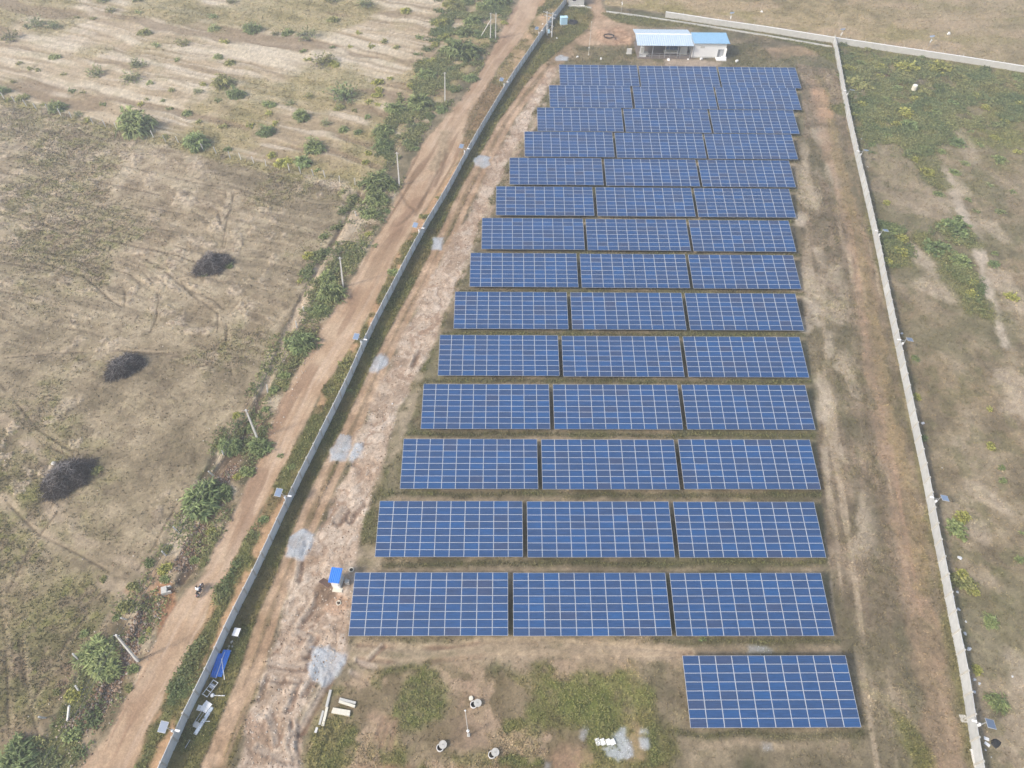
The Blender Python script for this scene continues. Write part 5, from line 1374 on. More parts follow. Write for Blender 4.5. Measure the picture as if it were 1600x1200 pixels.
LM = [((7, 155), 'the left fence end'), ((112, 185), 'the seventh stub post'), ((279, 223), 'the thirteenth stub post'), ((397, 255), 'the eighteenth stub post'), ((508, 277), 'the right fence end'),
      ((215, 1033), 'the nearest concrete pole'), ((402, 685), 'the second concrete pole'), ((536, 448), 'the third concrete pole'), ((624, 290), 'the fourth concrete pole'), ((695, 158), 'the fifth concrete pole'), ((766, 60), 'the strutted far pole'),
      ((262, 921), 'the culvert block'), ((314, 917), 'the motorcyclist'), ((335, 413), 'the far brush pile'), ((195, 572), 'the middle brush pile'), ((103, 745), 'the near brush pile'),
      ((1427, 137), 'the cream tank'), ((1301, 70), 'the wall corner'), ((1452, 75), 'the far right lamp'), ((1321, 160), 'the sixth cream wall lamp'), ((1342, 255), 'the fifth cream wall lamp'), ((1367, 380), 'the fourth cream wall lamp'), ((1401, 550), 'the third cream wall lamp'), ((1450, 795), 'the second cream wall lamp'), ((1513, 1140), 'the first cream wall lamp'),
      ((1465, 260), 'the pale footpath'), ((1538, 440), 'the footpath end'), ((655, 365), 'the fourth grey wall lamp'), ((567, 540), 'the third grey wall lamp'), ((281, 1150), 'the first grey wall lamp'), ((727, 240), 'the fifth grey wall lamp'),
      ((0, 0), 'the top left corner'), ((400, 0), 'the top edge'), ((1600, 250), 'the upper right edge'), ((1600, 700), 'the middle right edge')]
seen = {}
lines_ = {}
def place(x, y):
    c = sorted(LM, key=lambda q: (q[0][0]-x)**2+((q[0][1]-y)*1.4)**2)[0]
    dx, dy = x-c[0][0], (y-c[0][1])*1.4
    if abs(dx) > abs(dy)*2.2: d = 'right of' if dx > 0 else 'left of'
    elif abs(dy) > abs(dx)*2.2: d = 'in front of' if dy > 0 else 'behind'
    else: d = ('front ' if dy > 0 else 'back ')+('right of' if dx > 0 else 'left of')
    near_ = 'just ' if math.hypot(dx, dy) < 45 else ('' if math.hypot(dx, dy) < 110 else 'well ')
    return near_+d+' '+c[1]
TONE = {'g': ((1.08, 1.08, 1.0), 'green'), 'd': ((0.84, 0.86, 0.80), 'dark green'), 'y': ((1.55, 1.30, 0.85), 'yellow green'), 'o': ((1.25, 1.05, 0.95), 'olive'), 's': ((1.35, 1.25, 1.3), 'grey green'), 'b': ((0.93, 1.0, 0.96), 'blue green')}
rs = random.Random(21)
GRP = {'sand': 'scrub bushes scattered over the sandy field', 'road': 'green bushes along the dirt road', 'right': 'bushes and weeds outside the cream wall', 'verge': 'bushes along the grey wall'}
WHERE = {'sand': 'on the pale sandy field', 'road': 'along the dirt road bank', 'right': 'outside the cream wall', 'verge': 'along the grey wall'}
def shrub(x, y, w, kind, tone, zone, hs=1.0, label=None):
    p = P(x, y)
    e = P(x+w/2, y)
    r = (e-p).length*(1.18 if zone == 'sand' else 1.06)
    if zone == 'sand': hs *= 1.25
    if kind == 'auto': kind = 'feather' if w >= 30 else ('fern' if w >= 20 else 'tiny')
    if w < 15: kind = 'tiny'
    fmesh, bmesh_ = BM[kind][rs.randrange(len(BM[kind]))]
    tc, tn = TONE[tone]
    j = rs.uniform(.88, 1.14)
    if zone == 'sand': j *= 1.2
    colr = (tc[0]*j, tc[1]*j, tc[2]*j, 1)
    nm = {'feather': 'thorn_bush', 'scrub': 'scrub_bush', 'leafy': 'leafy_bush', 'low': 'creeping_bush', 'fern': 'thorn_bush', 'tiny': 'low_shrub'}[kind]
    noun = nm.replace('_', ' ')
    size = 'very large' if w >= 56 else 'large' if w >= 40 else 'medium' if w >= 28 else 'small' if w >= 18 else 'tiny'
    if label is None:
        if w < 18: label = f'tiny {tn} {noun} {WHERE[zone]}'
        else:
            label = f'{size} {tn} {noun} {place(x, y)}'
            k = seen.get(label, 0); seen[label] = k+1
            if k: label = f'{size} {tn} {noun} {["", "second nearest", "third nearest", "fourth nearest", "fifth nearest", "sixth nearest"][min(k, 5)]}, {place(x, y)}'
    z = gz(p.x, p.y)-0.05
    sc = (r, r*rs.uniform(.85, 1.05), r*hs*rs.uniform(.9, 1.1))
    rz = rs.uniform(0, 6.283)
    if bmesh_ is None:
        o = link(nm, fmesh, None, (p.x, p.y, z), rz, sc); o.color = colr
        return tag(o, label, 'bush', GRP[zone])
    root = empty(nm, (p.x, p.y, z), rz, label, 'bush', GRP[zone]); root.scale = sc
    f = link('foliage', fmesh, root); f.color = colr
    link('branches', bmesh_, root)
    return root

SAND = [(215, 200, 66, 'feather', 'g', 1.1, 'large round green thorn bush breaking the field fence line'), (308, 226, 46, 'feather', 'b', .9, 'blue green thorn bush on the fence line next to the largest one'), (88, 170, 28, 'feather', 'g'), (35, 155, 24, 'fern', 'o'), (3, 145, 26, 'feather', 'b'), (15, 158, 14, 'tiny', 'o'),
        (58, 40, 36, 'scrub', 's'), (84, 44, 26, 'scrub', 'd'), (17, 60, 34, 'scrub', 'o'), (85, 90, 20, 'fern', 's'), (228, 52, 26, 'fern', 'o'), (335, 45, 22, 'fern', 's'), (333, 27, 17, 'tiny', 'g'), (395, 48, 28, 'feather', 'd'), (150, 116, 34, 'scrub', 's'), (215, 103, 30, 'scrub', 's'), (205, 124, 36, 'scrub', 's'),
        (285, 70, 26, 'scrub', 'o'), (242, 73, 16, 'tiny', 's'), (350, 68, 16, 'tiny', 'y'), (340, 90, 18, 'fern', 's'), (360, 100, 19, 'fern', 'o'), (275, 94, 12, 'tiny', 'g'), (352, 132, 42, 'fern', 'o'), (370, 150, 30, 'feather', 'b'), (318, 133, 14, 'tiny', 'y'), (293, 178, 19, 'fern', 'g'), (268, 142, 14, 'tiny', 'o'), (219, 163, 13, 'tiny', 'y'),
        (112, 142, 14, 'tiny', 'g'), (130, 144, 10, 'tiny', 'o'), (47, 108, 14, 'tiny', 'o'), (60, 110, 12, 'tiny', 'o'), (32, 100, 12, 'tiny', 'o'), (100, 116, 10, 'tiny', 'o'), (265, 171, 12, 'tiny', 'g'), (160, 163, 12, 'tiny', 'g'), (135, 189, 14, 'tiny', 'y'), (258, 214, 16, 'fern', 'o'), (357, 234, 15, 'fern', 'd'), (122, 180, 18, 'scrub', 's'), (68, 165, 12, 'tiny', 'o'),
        (419, 165, 24, 'fern', 'g'), (420, 178, 14, 'tiny', 'y'), (471, 184, 30, 'feather', 'g'), (455, 162, 18, 'scrub', 's'), (482, 152, 18, 'scrub', 'o'), (417, 208, 28, 'feather', 'b'), (432, 194, 14, 'tiny', 'y'), (490, 232, 38, 'feather', 'g', 1, 'round bright green thorn bush in the field above the fence right end'), (445, 255, 30, 'fern', 'y'), (475, 256, 30, 'feather', 'b'), (425, 243, 18, 'fern', 'y'), (497, 267, 12, 'tiny', 'g'),
        (510, 193, 20, 'scrub', 's'), (538, 204, 18, 'fern', 'g'), (560, 207, 17, 'fern', 'd'), (532, 152, 54, 'scrub', 'b', .9, 'wide grey green scrub bush in the middle of the sandy field'), (530, 170, 22, 'fern', 'o'), (480, 57, 34, 'scrub', 's'), (450, 52, 22, 'fern', 'g'), (430, 54, 18, 'scrub', 'o'), (505, 97, 44, 'scrub', 'o', .9), (522, 102, 22, 'fern', 'y'), (482, 95, 14, 'tiny', 'y'), (547, 73, 10, 'tiny', 'y'), (475, 81, 12, 'tiny', 'g'),
        (520, 75, 10, 'tiny', 'g'), (522, 32, 20, 'fern', 'o'), (570, 8, 30, 'scrub', 's'), (517, 2, 32, 'scrub', 'o'), (600, 66, 16, 'tiny', 'o'), (635, 18, 22, 'fern', 'y'), (590, 130, 20, 'leafy', 'y'), (592, 141, 18, 'leafy', 'y'), (589, 150, 18, 'leafy', 'y'), (577, 160, 14, 'tiny', 'y'), (610, 124, 12, 'tiny', 'y'), (575, 184, 14, 'tiny', 'b'), (590, 164, 12, 'tiny', 'y'), (553, 173, 12, 'tiny', 'o'), (160, 2, 26, 'scrub', 's'), (212, 2, 16, 'tiny', 'o'), (216, 20, 14, 'tiny', 's'),
        (145, 30, 12, 'tiny', 'o'), (175, 18, 20, 'scrub', 'o'), (362, 4, 20, 'scrub', 'o'), (580, 73, 14, 'tiny', 'y'), (560, 52, 12, 'tiny', 'y'), (620, 75, 14, 'tiny', 'o'), (650, 85, 12, 'tiny', 'g'), (655, 60, 16, 'tiny', 'g'), (20, 128, 10, 'tiny', 'o'), (230, 156, 10, 'tiny', 'o'), (255, 158, 10, 'tiny', 'g'), (310, 145, 18, 'scrub', 's'), (340, 157, 14, 'scrub', 's'), (235, 131, 14, 'scrub', 's'), (310, 192, 14, 'tiny', 'o'), (350, 200, 16, 'tiny', 'o'), (390, 197, 16, 'tiny', 'y'), (120, 29, 10, 'tiny', 'o')]
ROAD = [(600, 208, 42, 'feather', 'g'), (598, 230, 42, 'fern', 'b'), (618, 172, 38, 'feather', 'g'), (656, 165, 58, 'feather', 'g', .85, 'wide feathery green thorn bush left of the fifth concrete pole'), (665, 120, 44, 'fern', 'g'), (722, 84, 64, 'feather', 'd', 1.0, 'biggest dark thorn bush at the far bend of the road'), (675, 97, 24, 'fern', 'y'), (695, 60, 30, 'fern', 'y'), (735, 124, 26, 'feather', 'b'), (690, 172, 28, 'fern', 'b'), (640, 198, 26, 'scrub', 's'), (636, 223, 24, 'fern', 'b'),
        (592, 288, 60, 'feather', 'd', 1.0, 'big dark blue green bush beside the fourth concrete pole'), (572, 253, 18, 'fern', 'y'), (607, 258, 26, 'scrub', 'o'), (650, 233, 16, 'tiny', 'b'), (622, 148, 14, 'tiny', 'o'), (690, 38, 34, 'fern', 'y'), (715, 15, 34, 'feather', 'o'), (737, 36, 36, 'feather', 'g'), (757, 14, 34, 'feather', 'g'), (776, 6, 44, 'feather', 'd', 1.1, 'dark thorn bush at the top of the far thicket'), (702, 6, 28, 'fern', 'y'), (730, 4, 26, 'feather', 'g'), (725, 54, 32, 'feather', 'g'), (788, 36, 16, 'leafy', 'y'), (758, 72, 20, 'fern', 'o'),
        (748, 56, 26, 'feather', 'b'), (695, 80, 24, 'leafy', 'g'), (680, 70, 20, 'leafy', 'y'), (705, 110, 22, 'fern', 'b'), (660, 100, 16, 'leafy', 'y'), (642, 135, 22, 'fern', 'y'), (675, 145, 20, 'fern', 'o'), (720, 120, 18, 'leafy', 'g'), (642, 180, 20, 'fern', 'g'), (670, 182, 24, 'fern', 'd'), (620, 215, 18, 'scrub', 's'), (628, 190, 16, 'leafy', 'y'), (575, 240, 16, 'leafy', 'y'),
        (590, 314, 44, 'feather', 'g', .9), (578, 336, 34, 'feather', 'g'), (545, 386, 26, 'leafy', 'o'), (576, 366, 17, 'leafy', 'y'), (512, 436, 34, 'feather', 'g', 1.1, 'upper clump of the tall bushes beside the third concrete pole'), (516, 462, 50, 'feather', 'g', 1.1, 'tall arching clump just below the third concrete pole'), (498, 488, 38, 'feather', 'g', .9, 'lower clump of the tall bushes below the third concrete pole'), (470, 541, 56, 'feather', 'b', 1.0, 'round blue green bush on the road bank below the tall clumps'), (445, 588, 24, 'leafy', 'g'), (525, 422, 16, 'leafy', 'd'),
        (482, 400, 22, 'leafy', 'y'), (505, 370, 16, 'leafy', 'g'), (605, 330, 16, 'low', 'b'), (585, 385, 14, 'low', 's'), (475, 425, 14, 'leafy', 'g'), (468, 440, 14, 'leafy', 'y'),
        (360, 699, 40, 'feather', 'b', 1.0, 'left one of the two bushes at the second concrete pole'), (405, 700, 44, 'feather', 'b', 1.0, 'right one of the two bushes at the second concrete pole'), (393, 664, 32, 'fern', 'g'), (316, 786, 78, 'feather', 'b', 1.0, 'biggest roadside bush with arching blue green branches'), (350, 770, 40, 'feather', 'b', .9, 'smaller bush joined to the right of the biggest roadside bush'), (386, 738, 28, 'leafy', 'g'), (303, 873, 22, 'leafy', 'g'), (233, 880, 22, 'leafy', 'd'), (258, 888, 28, 'leafy', 'y'),
        (150, 1018, 62, 'feather', 'g', .8, 'wide loose bush left of the nearest concrete pole'), (166, 1046, 52, 'feather', 'g', .7, 'second loose bush just in front of the widest near bush'), (197, 950, 34, 'leafy', 'o'), (208, 1045, 22, 'leafy', 'g'), (115, 1087, 32, 'leafy', 'y'), (112, 1150, 36, 'leafy', 'g'), (30, 1188, 76, 'feather', 'b', .9, 'blue green thorn bush in the bottom left corner of the picture'), (258, 905, 22, 'leafy', 'g'), (162, 905, 16, 'leafy', 'o'), (207, 917, 22, 'leafy', 'o'), (88, 1082, 20, 'leafy', 'o'),
        (182, 965, 18, 'leafy', 'g'), (132, 990, 18, 'leafy', 'g'), (60, 1160, 30, 'leafy', 'o'), (80, 1175, 22, 'leafy', 'd'), (372, 745, 20, 'leafy', 'y'), (330, 830, 18, 'leafy', 'y'), (370, 650, 18, 'leafy', 'y'), (262, 858, 20, 'leafy', 'o'), (415, 640, 18, 'leafy', 'g'), (428, 610, 20, 'leafy', 'g'), (440, 600, 16, 'leafy', 'o'), (202, 1075, 18, 'leafy', 'o'), (222, 1000, 16, 'leafy', 'g'), (235, 985, 14, 'leafy', 'y')]
VERGE = [(665, 340, 22, 'low', 'o'), (615, 427, 24, 'leafy', 'g'), (540, 568, 30, 'low', 'o'), (530, 590, 24, 'low', 'o'), (455, 730, 16, 'leafy', 'g'), (440, 712, 14, 'leafy', 'b'), (412, 812, 20, 'leafy', 'b'), (300, 1075, 18, 'leafy', 'g'), (285, 1085, 22, 'fern', 'b'), (268, 1095, 16, 'fern', 'b'), (545, 612, 14, 'leafy', 'g'), (520, 610, 18, 'low', 'o'), (630, 405, 14, 'low', 'o'), (640, 390, 12, 'low', 'o'), (1097, 998, 14, 'leafy', 'b'), (685, 310, 14, 'low', 'o')]
RIGHT = [(1494, 828, 44, 'leafy', 'g', 1.0, 'leafy bush right of the second lamp of the cream wall'), (1502, 808, 30, 'leafy', 'y'), (1432, 620, 18, 'leafy', 'y'), (1444, 685, 17, 'leafy', 'd'), (1547, 697, 20, 'leafy', 'y'), (1546, 640, 14, 'leafy', 'y'), (1567, 752, 18, 'fern', 'g'), (1565, 732, 16, 'fern', 'g'), (1595, 875, 20, 'fern', 'g'), (1502, 899, 28, 'leafy', 'y'), (1503, 912, 46, 'leafy', 'o', .9, 'leafy bush against the cream wall above the litter'), (1520, 922, 26, 'leafy', 'y'), (1547, 970, 34, 'fern', 'g', .7), (1527, 1048, 22, 'leafy', 'y'), (1560, 1098, 42, 'fern', 'g', .8, 'spiky green bush nearest the camera outside the cream wall'), (1598, 835, 14, 'tiny', 'g'),
         (1392, 362, 30, 'leafy', 'g'), (1410, 375, 28, 'leafy', 'y'), (1407, 394, 30, 'leafy', 'y'), (1387, 408, 20, 'leafy', 'y'), (1380, 375, 18, 'leafy', 'g'), (1492, 358, 56, 'low', 'b', 1, 'broad low green patch of creeper left of the pale footpath'), (1462, 388, 50, 'low', 'b', 1, 'lower creeping patch between cream wall and pale footpath'), (1497, 408, 44, 'low', 'g', 1, 'creeping patch just left of the near footpath bend'), (1517, 460, 28, 'leafy', 'y'), (1520, 442, 20, 'leafy', 'y'), (1552, 412, 24, 'low', 'b'), (1580, 465, 28, 'leafy', 'y'), (1555, 396, 14, 'low', 'g'), (1497, 341, 18, 'low', 'b'), (1525, 332, 14, 'low', 's'), (1562, 331, 20, 'low', 's'), (1512, 312, 14, 'low', 'g'), (1467, 303, 20, 'low', 'g'), (1385, 317, 16, 'leafy', 'y'), (1430, 560, 17, 'fern', 'd'),
         (1317, 70, 22, 'leafy', 'd'), (1440, 90, 14, 'leafy', 'b'), (1424, 81, 6, 'tiny', 'd'), (1375, 105, 22, 'leafy', 'y'), (1325, 108, 26, 'leafy', 'y'), (1377, 119, 14, 'leafy', 'y'), (1467, 108, 42, 'leafy', 'y'), (1417, 108, 42, 'leafy', 'y'), (1537, 110, 28, 'leafy', 'd'), (1587, 122, 26, 'fern', 'g'), (1462, 177, 26, 'leafy', 'g'), (1340, 133, 52, 'leafy', 'o', .8, 'dense weed bush by the sixth lamp of the cream wall'), (1487, 162, 24, 'leafy', 'b'), (1338, 145, 18, 'scrub', 's'), (1415, 178, 34, 'leafy', 'y'), (1380, 180, 26, 'leafy', 'o'), (1347, 165, 24, 'leafy', 'y'), (1422, 198, 34, 'leafy', 'b'), (1385, 213, 24, 'leafy', 'b'), (1362, 226, 18, 'leafy', 'b'),
         (1492, 223, 36, 'low', 'b'), (1530, 228, 14, 'low', 'g'), (1472, 238, 18, 'low', 'g'), (1555, 215, 18, 'low', 'y'), (1507, 256, 18, 'low', 's'), (1562, 250, 28, 'low', 'g'), (1590, 238, 18, 'leafy', 'y'), (1450, 270, 26, 'leafy', 'y'), (1490, 270, 22, 'low', 'g'), (1440, 232, 22, 'leafy', 'g'), (1517, 207, 14, 'low', 'g'), (1430, 250, 20, 'leafy', 'y'), (1540, 168, 20, 'leafy', 'y'), (1590, 163, 20, 'leafy', 'y'), (1345, 100, 20, 'leafy', 'g'), (1355, 78, 16, 'leafy', 'o'), (1395, 95, 22, 'leafy', 'o'), (1330, 125, 20, 'leafy', 'd'), (1360, 142, 24, 'leafy', 'o'), (1400, 140, 26, 'leafy', 'g'), (1445, 145, 22, 'leafy', 'o'), (1385, 158, 24, 'leafy', 'g'), (1430, 155, 20, 'leafy', 'y'), (1500, 125, 30, 'leafy', 'o'), (1460, 128, 24, 'leafy', 'o'), (1540, 135, 26, 'leafy', 'o'), (1525, 150, 20, 'leafy', 'y'), (1570, 145, 22, 'leafy', 'o'), (1350, 190, 20, 'leafy', 'o'), (1335, 180, 16, 'leafy', 'y'), (1402, 195, 20, 'leafy', 'y'), (1400, 222, 18, 'leafy', 'o'), (1480, 195, 18, 'leafy', 'y'), (1570, 190, 16, 'leafy', 'y'), (1582, 300, 14, 'low', 'g'), (1545, 290, 14, 'low', 's')]
for z_, L_ in (('sand', SAND), ('road', ROAD), ('verge', VERGE), ('right', RIGHT)):
    for e_ in L_:
        hs_ = e_[5] if len(e_) > 5 else 1.0
        shrub(e_[0], e_[1], e_[2], e_[3], e_[4], z_, hs_, e_[6] if len(e_) > 6 else None)
# a few weeds growing through between tables
for x, y, lb in ((740, 982, 'small weed growing up through the nearest left-hand table'), (1030, 895, 'tiny weed under the second nearest row between tables')):
    o = shrub(x, y+6, 15, 'tiny', 'b', 'verge', 3.0, lb)

# low undergrowth that reads as one mass
UW = np.zeros(N, np.float32)
for pts, k in [([(690, -60), (800, -60), (795, 20), (765, 70), (745, 110), (720, 140), (690, 175), (650, 225), (600, 270), (585, 230), (620, 170), (655, 100), (675, 50)], 0.5),
               ([(1305, 75), (1400, 90), (1600, 125), (1640, 200), (1500, 200), (1440, 250), (1360, 240), (1330, 180)], 0.45), (Dk, 0.15),
               ([(1375, 350), (1412, 355), (1420, 400), (1395, 412), (1380, 395)], 0.9), ([(1440, 370), (1480, 350), (1520, 365), (1515, 385), (1480, 380), (1530, 440), (1535, 490), (1505, 470), (1480, 410)], 0.6),
               ([(400, 820), (356, 915), (328, 975), (300, 1030), (272, 1085), (242, 1150), (218, 1210), (206, 1210), (233, 1140), (266, 1075), (292, 1026), (316, 975), (340, 915), (388, 838)], 0.9),
               ([(560, 300), (540, 300), (520, 350), (495, 400), (470, 430), (480, 440), (510, 395), (530, 360)], 0.5), ([(110, 1130), (160, 1100), (150, 1180), (60, 1215), (40, 1190)], 0.6)]:
    i, m = region(pts, 1.0, 1.5, 3, 4)
    UW[i] = np.maximum(UW[i], m*k*sst(0.42, 0.58, fbm(X[i], Y[i], 3.5, 4, 6)))
UW *= 1-mr
NU = 42000
i, ux, uy, uz = scatter(UW, NU)
rg = np.random.default_rng(8)
VS = []; CS = []
for b_ in range(4):
    a = rg.random(NU)*6.283; e = rg.uniform(0.1, 1.2, NU)
    D = np.stack([np.cos(a)*np.cos(e), np.sin(a)*np.cos(e), np.sin(e)], -1)
    P0 = np.stack([ux+rg.normal(0, .18, NU), uy+rg.normal(0, .18, NU), uz+rg.uniform(0, .35, NU)], -1)
    VS.append(sprays(P0, D, rg.uniform(.18, .42, NU)*(1+uy/250), rg.uniform(.05, .10, NU)*(1+uy/250), rg, 2, 0.4))
    t = fbm(ux, uy, 5, 3, 4)[:, None]*1.5-0.25; t = np.clip(t+rg.normal(0, .15, (NU, 1)), 0, 1)
    c = np.array([0.125, 0.165, 0.066])*(1-t)+np.array([0.27, 0.26, 0.105])*t
    CS.append(np.repeat((c*rg.uniform(.7, 1.3, (NU, 1)))[:, None], 6, 1))
VS = np.concatenate(VS); CS = np.concatenate(CS)
o = link('undergrowth', np_mesh('undergrowth', VS.reshape(-1, 3), strip_faces(len(VS), 2), M_leaf, CS.reshape(-1, 3)))
tag(o, 'low leafy green undergrowth along the road banks and in the weedy corner', 'undergrowth', kind='stuff')

# rubble in the drain and pebbles on the eroded sand
RW_ = np.zeros(N, np.float32)
for a, w, k in [([(237, 945), (215, 985), (195, 1020), (185, 1050), (165, 1080), (140, 1118), (125, 1128)], 1.3, 1.0), ([(362, 735), (345, 755), (338, 760)], 1.0, 1.0), ([(400, 668), (385, 695)], 1.0, 0.8), ([(312, 830), (300, 855), (285, 880)], 1.1, 1.0), ([(625, 225), (600, 250)], 0.5, 0.1)]:
    i, m, s, off = line(a, w, 0.5, 0.5, 1.5, 4)
    RW_[i] = np.maximum(RW_[i], m*k)
def stones(weight, n, lo, hi, cols, name, label, seed):
    i, sx, sy, sz = scatter(weight, n)
    rg = np.random.default_rng(seed)
    base = np.array([[1, 0, 0], [0, 1, 0], [-1, 0, 0], [0, -1, 0], [0, 0, 1], [.6, .6, .55], [-.6, .6, .5], [-.6, -.6, .6], [.6, -.6, .5]], float)
    F = np.array([[0, 1, 5], [1, 2, 6], [2, 3, 7], [3, 0, 8], [5, 1, 4], [1, 6, 4], [6, 2, 4], [2, 7, 4], [7, 3, 4], [3, 8, 4], [8, 0, 4], [0, 5, 4]])
    s = (lo+(hi-lo)*rg.random(n)**2.2)
    V = base[None]*s[:, None, None]*rg.uniform(.6, 1.25, (n, 9, 3))*np.array([1, 1, .7])
    a = rg.random(n)*6.283; c, q = np.cos(a)[:, None], np.sin(a)[:, None]
    V = np.stack([V[..., 0]*c-V[..., 1]*q+sx[:, None], V[..., 0]*q+V[..., 1]*c+sy[:, None], V[..., 2]+sz[:, None]], -1)
    cc = np.array([lin(k)*KA for k in cols])[rg.integers(0, len(cols), n)]*rg.uniform(.75, 1.2, (n, 1))
    o = link(name, np_mesh(name, V.reshape(-1, 3), (np.arange(n)[:, None, None]*9+F[None]).reshape(-1, 3), M_grass, np.repeat(cc[:, None], 9, 1).reshape(-1, 3)))
    return tag(o, label, name, kind='stuff')
stones(RW_, 5200, .06, .20, [(150, 122, 98), (172, 148, 124), (128, 106, 90), (180, 168, 156), (146, 114, 90), (132, 122, 112)], 'rubble', 'brown and grey stone rubble heaped along the roadside drain', 5)
SW_ = np.zeros(N, np.float32)
i, m = region(SS, 0.5, 0.5); SW_[i] = m*0.8
i, m = region(B, 0.5, 0.5); SW_[i] = np.maximum(SW_[i], m*0.12*sst(0.5, 0.6, fbm(X[i], Y[i], 4, 3, 3)))
i, m = region(Dk, 0.5, 0.5); SW_[i] = np.maximum(SW_[i], m*0.5)
stones(SW_, 9000, .04, .15, [(206, 186, 162), (190, 165, 140), (222, 208, 190), (150, 124, 100)], 'clods', 'pale clods and pebbles lying on the eroded sand and bank', 6)

stones(GV**2, 2600, .03, .08, [(212, 216, 218), (226, 230, 232), (200, 204, 206), (186, 188, 188)], 'gravel_stones', 'loose pale grey gravel stones on the gravel patches', 7)

# ------------------------------------------------------------------ dead brush piles
def brush_pile(x, y, rx, ry, h, rz, n, colr, label, green=0):
    p = P(x, y); rg = np.random.default_rng(int(x))
    root = empty('brush_pile', (p.x, p.y, gz(p.x, p.y)), rz, label, 'brush pile')
    def twigs(nn, w, seedo, zf):
        r2 = np.random.default_rng(int(x)+seedo)
        a = r2.random(nn)*6.283; rr = np.sqrt(r2.random(nn))*np.where(r2.random(nn) < 0.05, 1.25, 1.0)
        rag = 0.78+0.20*np.sin(2*a+x)+0.13*np.sin(5*a+y)+0.10*np.sin(9*a)
        px_ = np.cos(a)*rr*rx*rag*1.15; py_ = np.sin(a)*rr*ry*rag*1.15
        pz_ = np.maximum(h*(1-np.minimum(rr, 1)**2)*(0.55+0.9*vnoise(px_*0.9+x, py_*0.9, 3))*r2.uniform(.2, 1.0, nn)*zf, 0.05)
        yaw = r2.random(nn)*6.283; pit = r2.normal(0, .5, nn)+0.15
        D = np.stack([np.cos(yaw)*np.cos(pit), np.sin(yaw)*np.cos(pit), np.sin(pit)], -1)
        L = r2.uniform(.6, 2.0, nn)*(0.8+0.5*rr)
        c = np.stack([px_, py_, pz_], -1)
        V = np.zeros((nn, 3, 3, 3))
        for k, t in enumerate((-.5, 0.05, .5)):
            q = c+D*(L*t)[:, None]; q[:, 2] += 0.12*L*(1-abs(t)*2)
            u = np.cross(D, [0, 0, 1.0]); u /= np.linalg.norm(u, axis=1, keepdims=True)+1e-9
            v = np.cross(u, D)
            for g_, an in enumerate((0, 2.094, 4.189)):
                V[:, k, g_] = q+(u*math.cos(an)+v*math.sin(an))*w*(1-0.35*abs(t)*2)
        V[..., 2] = np.maximum(V[..., 2], -0.02)
        f = []
        for k in range(2):
            for g_ in range(3): f.append([k*3+g_, k*3+(g_+1) % 3, (k+1)*3+(g_+1) % 3, (k+1)*3+g_])
        F = (np.arange(nn)[:, None, None]*9+np.array(f)[None]).reshape(-1, 4)
        return V.reshape(-1, 3), F
    V, F = twigs(n, 0.026, 1, 1.0)
    link('branch_heap', np_mesh('branch_heap', V, F, mat('dead_brush', colr, 0.95, 0, 0.2, 3)), root)
    V, F = twigs(n//6, 0.024, 2, 1.3)
    link('bleached_twigs', np_mesh('bleached_twigs', V, F, M_twig), root)
    return root
brush_pile(333, 416, 2.9, 2.4, 2.1, R(10), 4200, (0.075, 0.060, 0.052), 'grey brown dead brush pile with some green shoots, farthest of the three')
brush_pile(196, 575, 2.4, 1.9, 1.9, R(35), 4200, (0.036, 0.031, 0.030), 'small round blackish dead brush pile, middle of the three')
brush_pile(106, 748, 3.7, 2.2, 2.1, R(38), 6000, (0.060, 0.048, 0.042), 'long dark dead brush pile, nearest and largest of the three')
shrub(357, 416, 20, 'leafy', 'd', 'road', 1, 'green shoots growing on the right side of the far brush pile')
shrub(320, 428, 20, 'leafy', 'd', 'road', .7, 'green shoots growing at the front of the far brush pile')
shrub(152, 736, 22, 'leafy', 'o', 'road', 1, 'green weeds at the right end of the nearest brush pile')
shrub(112, 748, 14, 'tiny', 'b', 'road', 1.5, 'thin green shoot in the middle of the nearest brush pile')
debris((84, 724), 0.62, 'pale flat boulder behind the nearest brush pile', 'stone', M_conc, h=0.25)

# ------------------------------------------------------------------ motorcycle and rider
mp_ = P(313.5, 924)
d_ = (P(333, 880)-P(303, 945)); mrz = math.atan2(d_.y, d_.x)
root = empty('motorcycle', (mp_.x, mp_.y, gz(mp_.x, mp_.y)), mrz, 'dark motorcycle driving up the dirt road with a rider on it', 'motorcycle')
M_mbody = mat('motorcycle_paint', (0.03, 0.03, 0.05), 0.35); M_chrome = mat('chrome', (0.5, 0.5, 0.52), 0.25, 0.9)
for x in (-0.66, 0.66):
    b = MB(); mt = Matrix.Rotation(R(90), 4, 'X')
    prof = [(0.23+0.06*math.cos(a)+0.02, 0.055*math.sin(a)) for a in [6.283*k/8 for k in range(9)]]
    b.lathe(prof, 24, (x, 0, 0.31), mtx=mt); b.f = [f for f in b.f if len(f) == 4]; b.mi = b.mi[:len(b.f)]
    w_ = b.build('wheel', M_black, root)
    b = MB(); b.lathe([(0.001, -0.05), (0.06, -0.05), (0.06, 0.05), (0.001, 0.05)], 10, (x, 0, 0.31), mtx=mt)
    for k in range(6):
        a = 6.283*k/6; b.tube([(x, 0, 0.31), (x+0.25*math.cos(a), 0, 0.31+0.25*math.sin(a))], 0.012, 4)
    b.build('rim', M_chrome, w_)
b = MB(); b.lathe([(0.001, -0.24), (0.09, -0.23), (0.14, -0.1), (0.15, 0.06), (0.12, 0.2), (0.05, 0.27), (0.001, 0.28)], 12, (0.16, 0, 0.82), mtx=Matrix.Rotation(R(82), 4, 'Y')); b.build('fuel_tank', M_mbody, root)
b = MB(); b.box((-0.32, 0, 0.80), (0.72, 0.24, 0.09)); b.box((-0.6, 0, 0.85), (0.2, 0.22, 0.06)); b.build('seat', M_black, root)
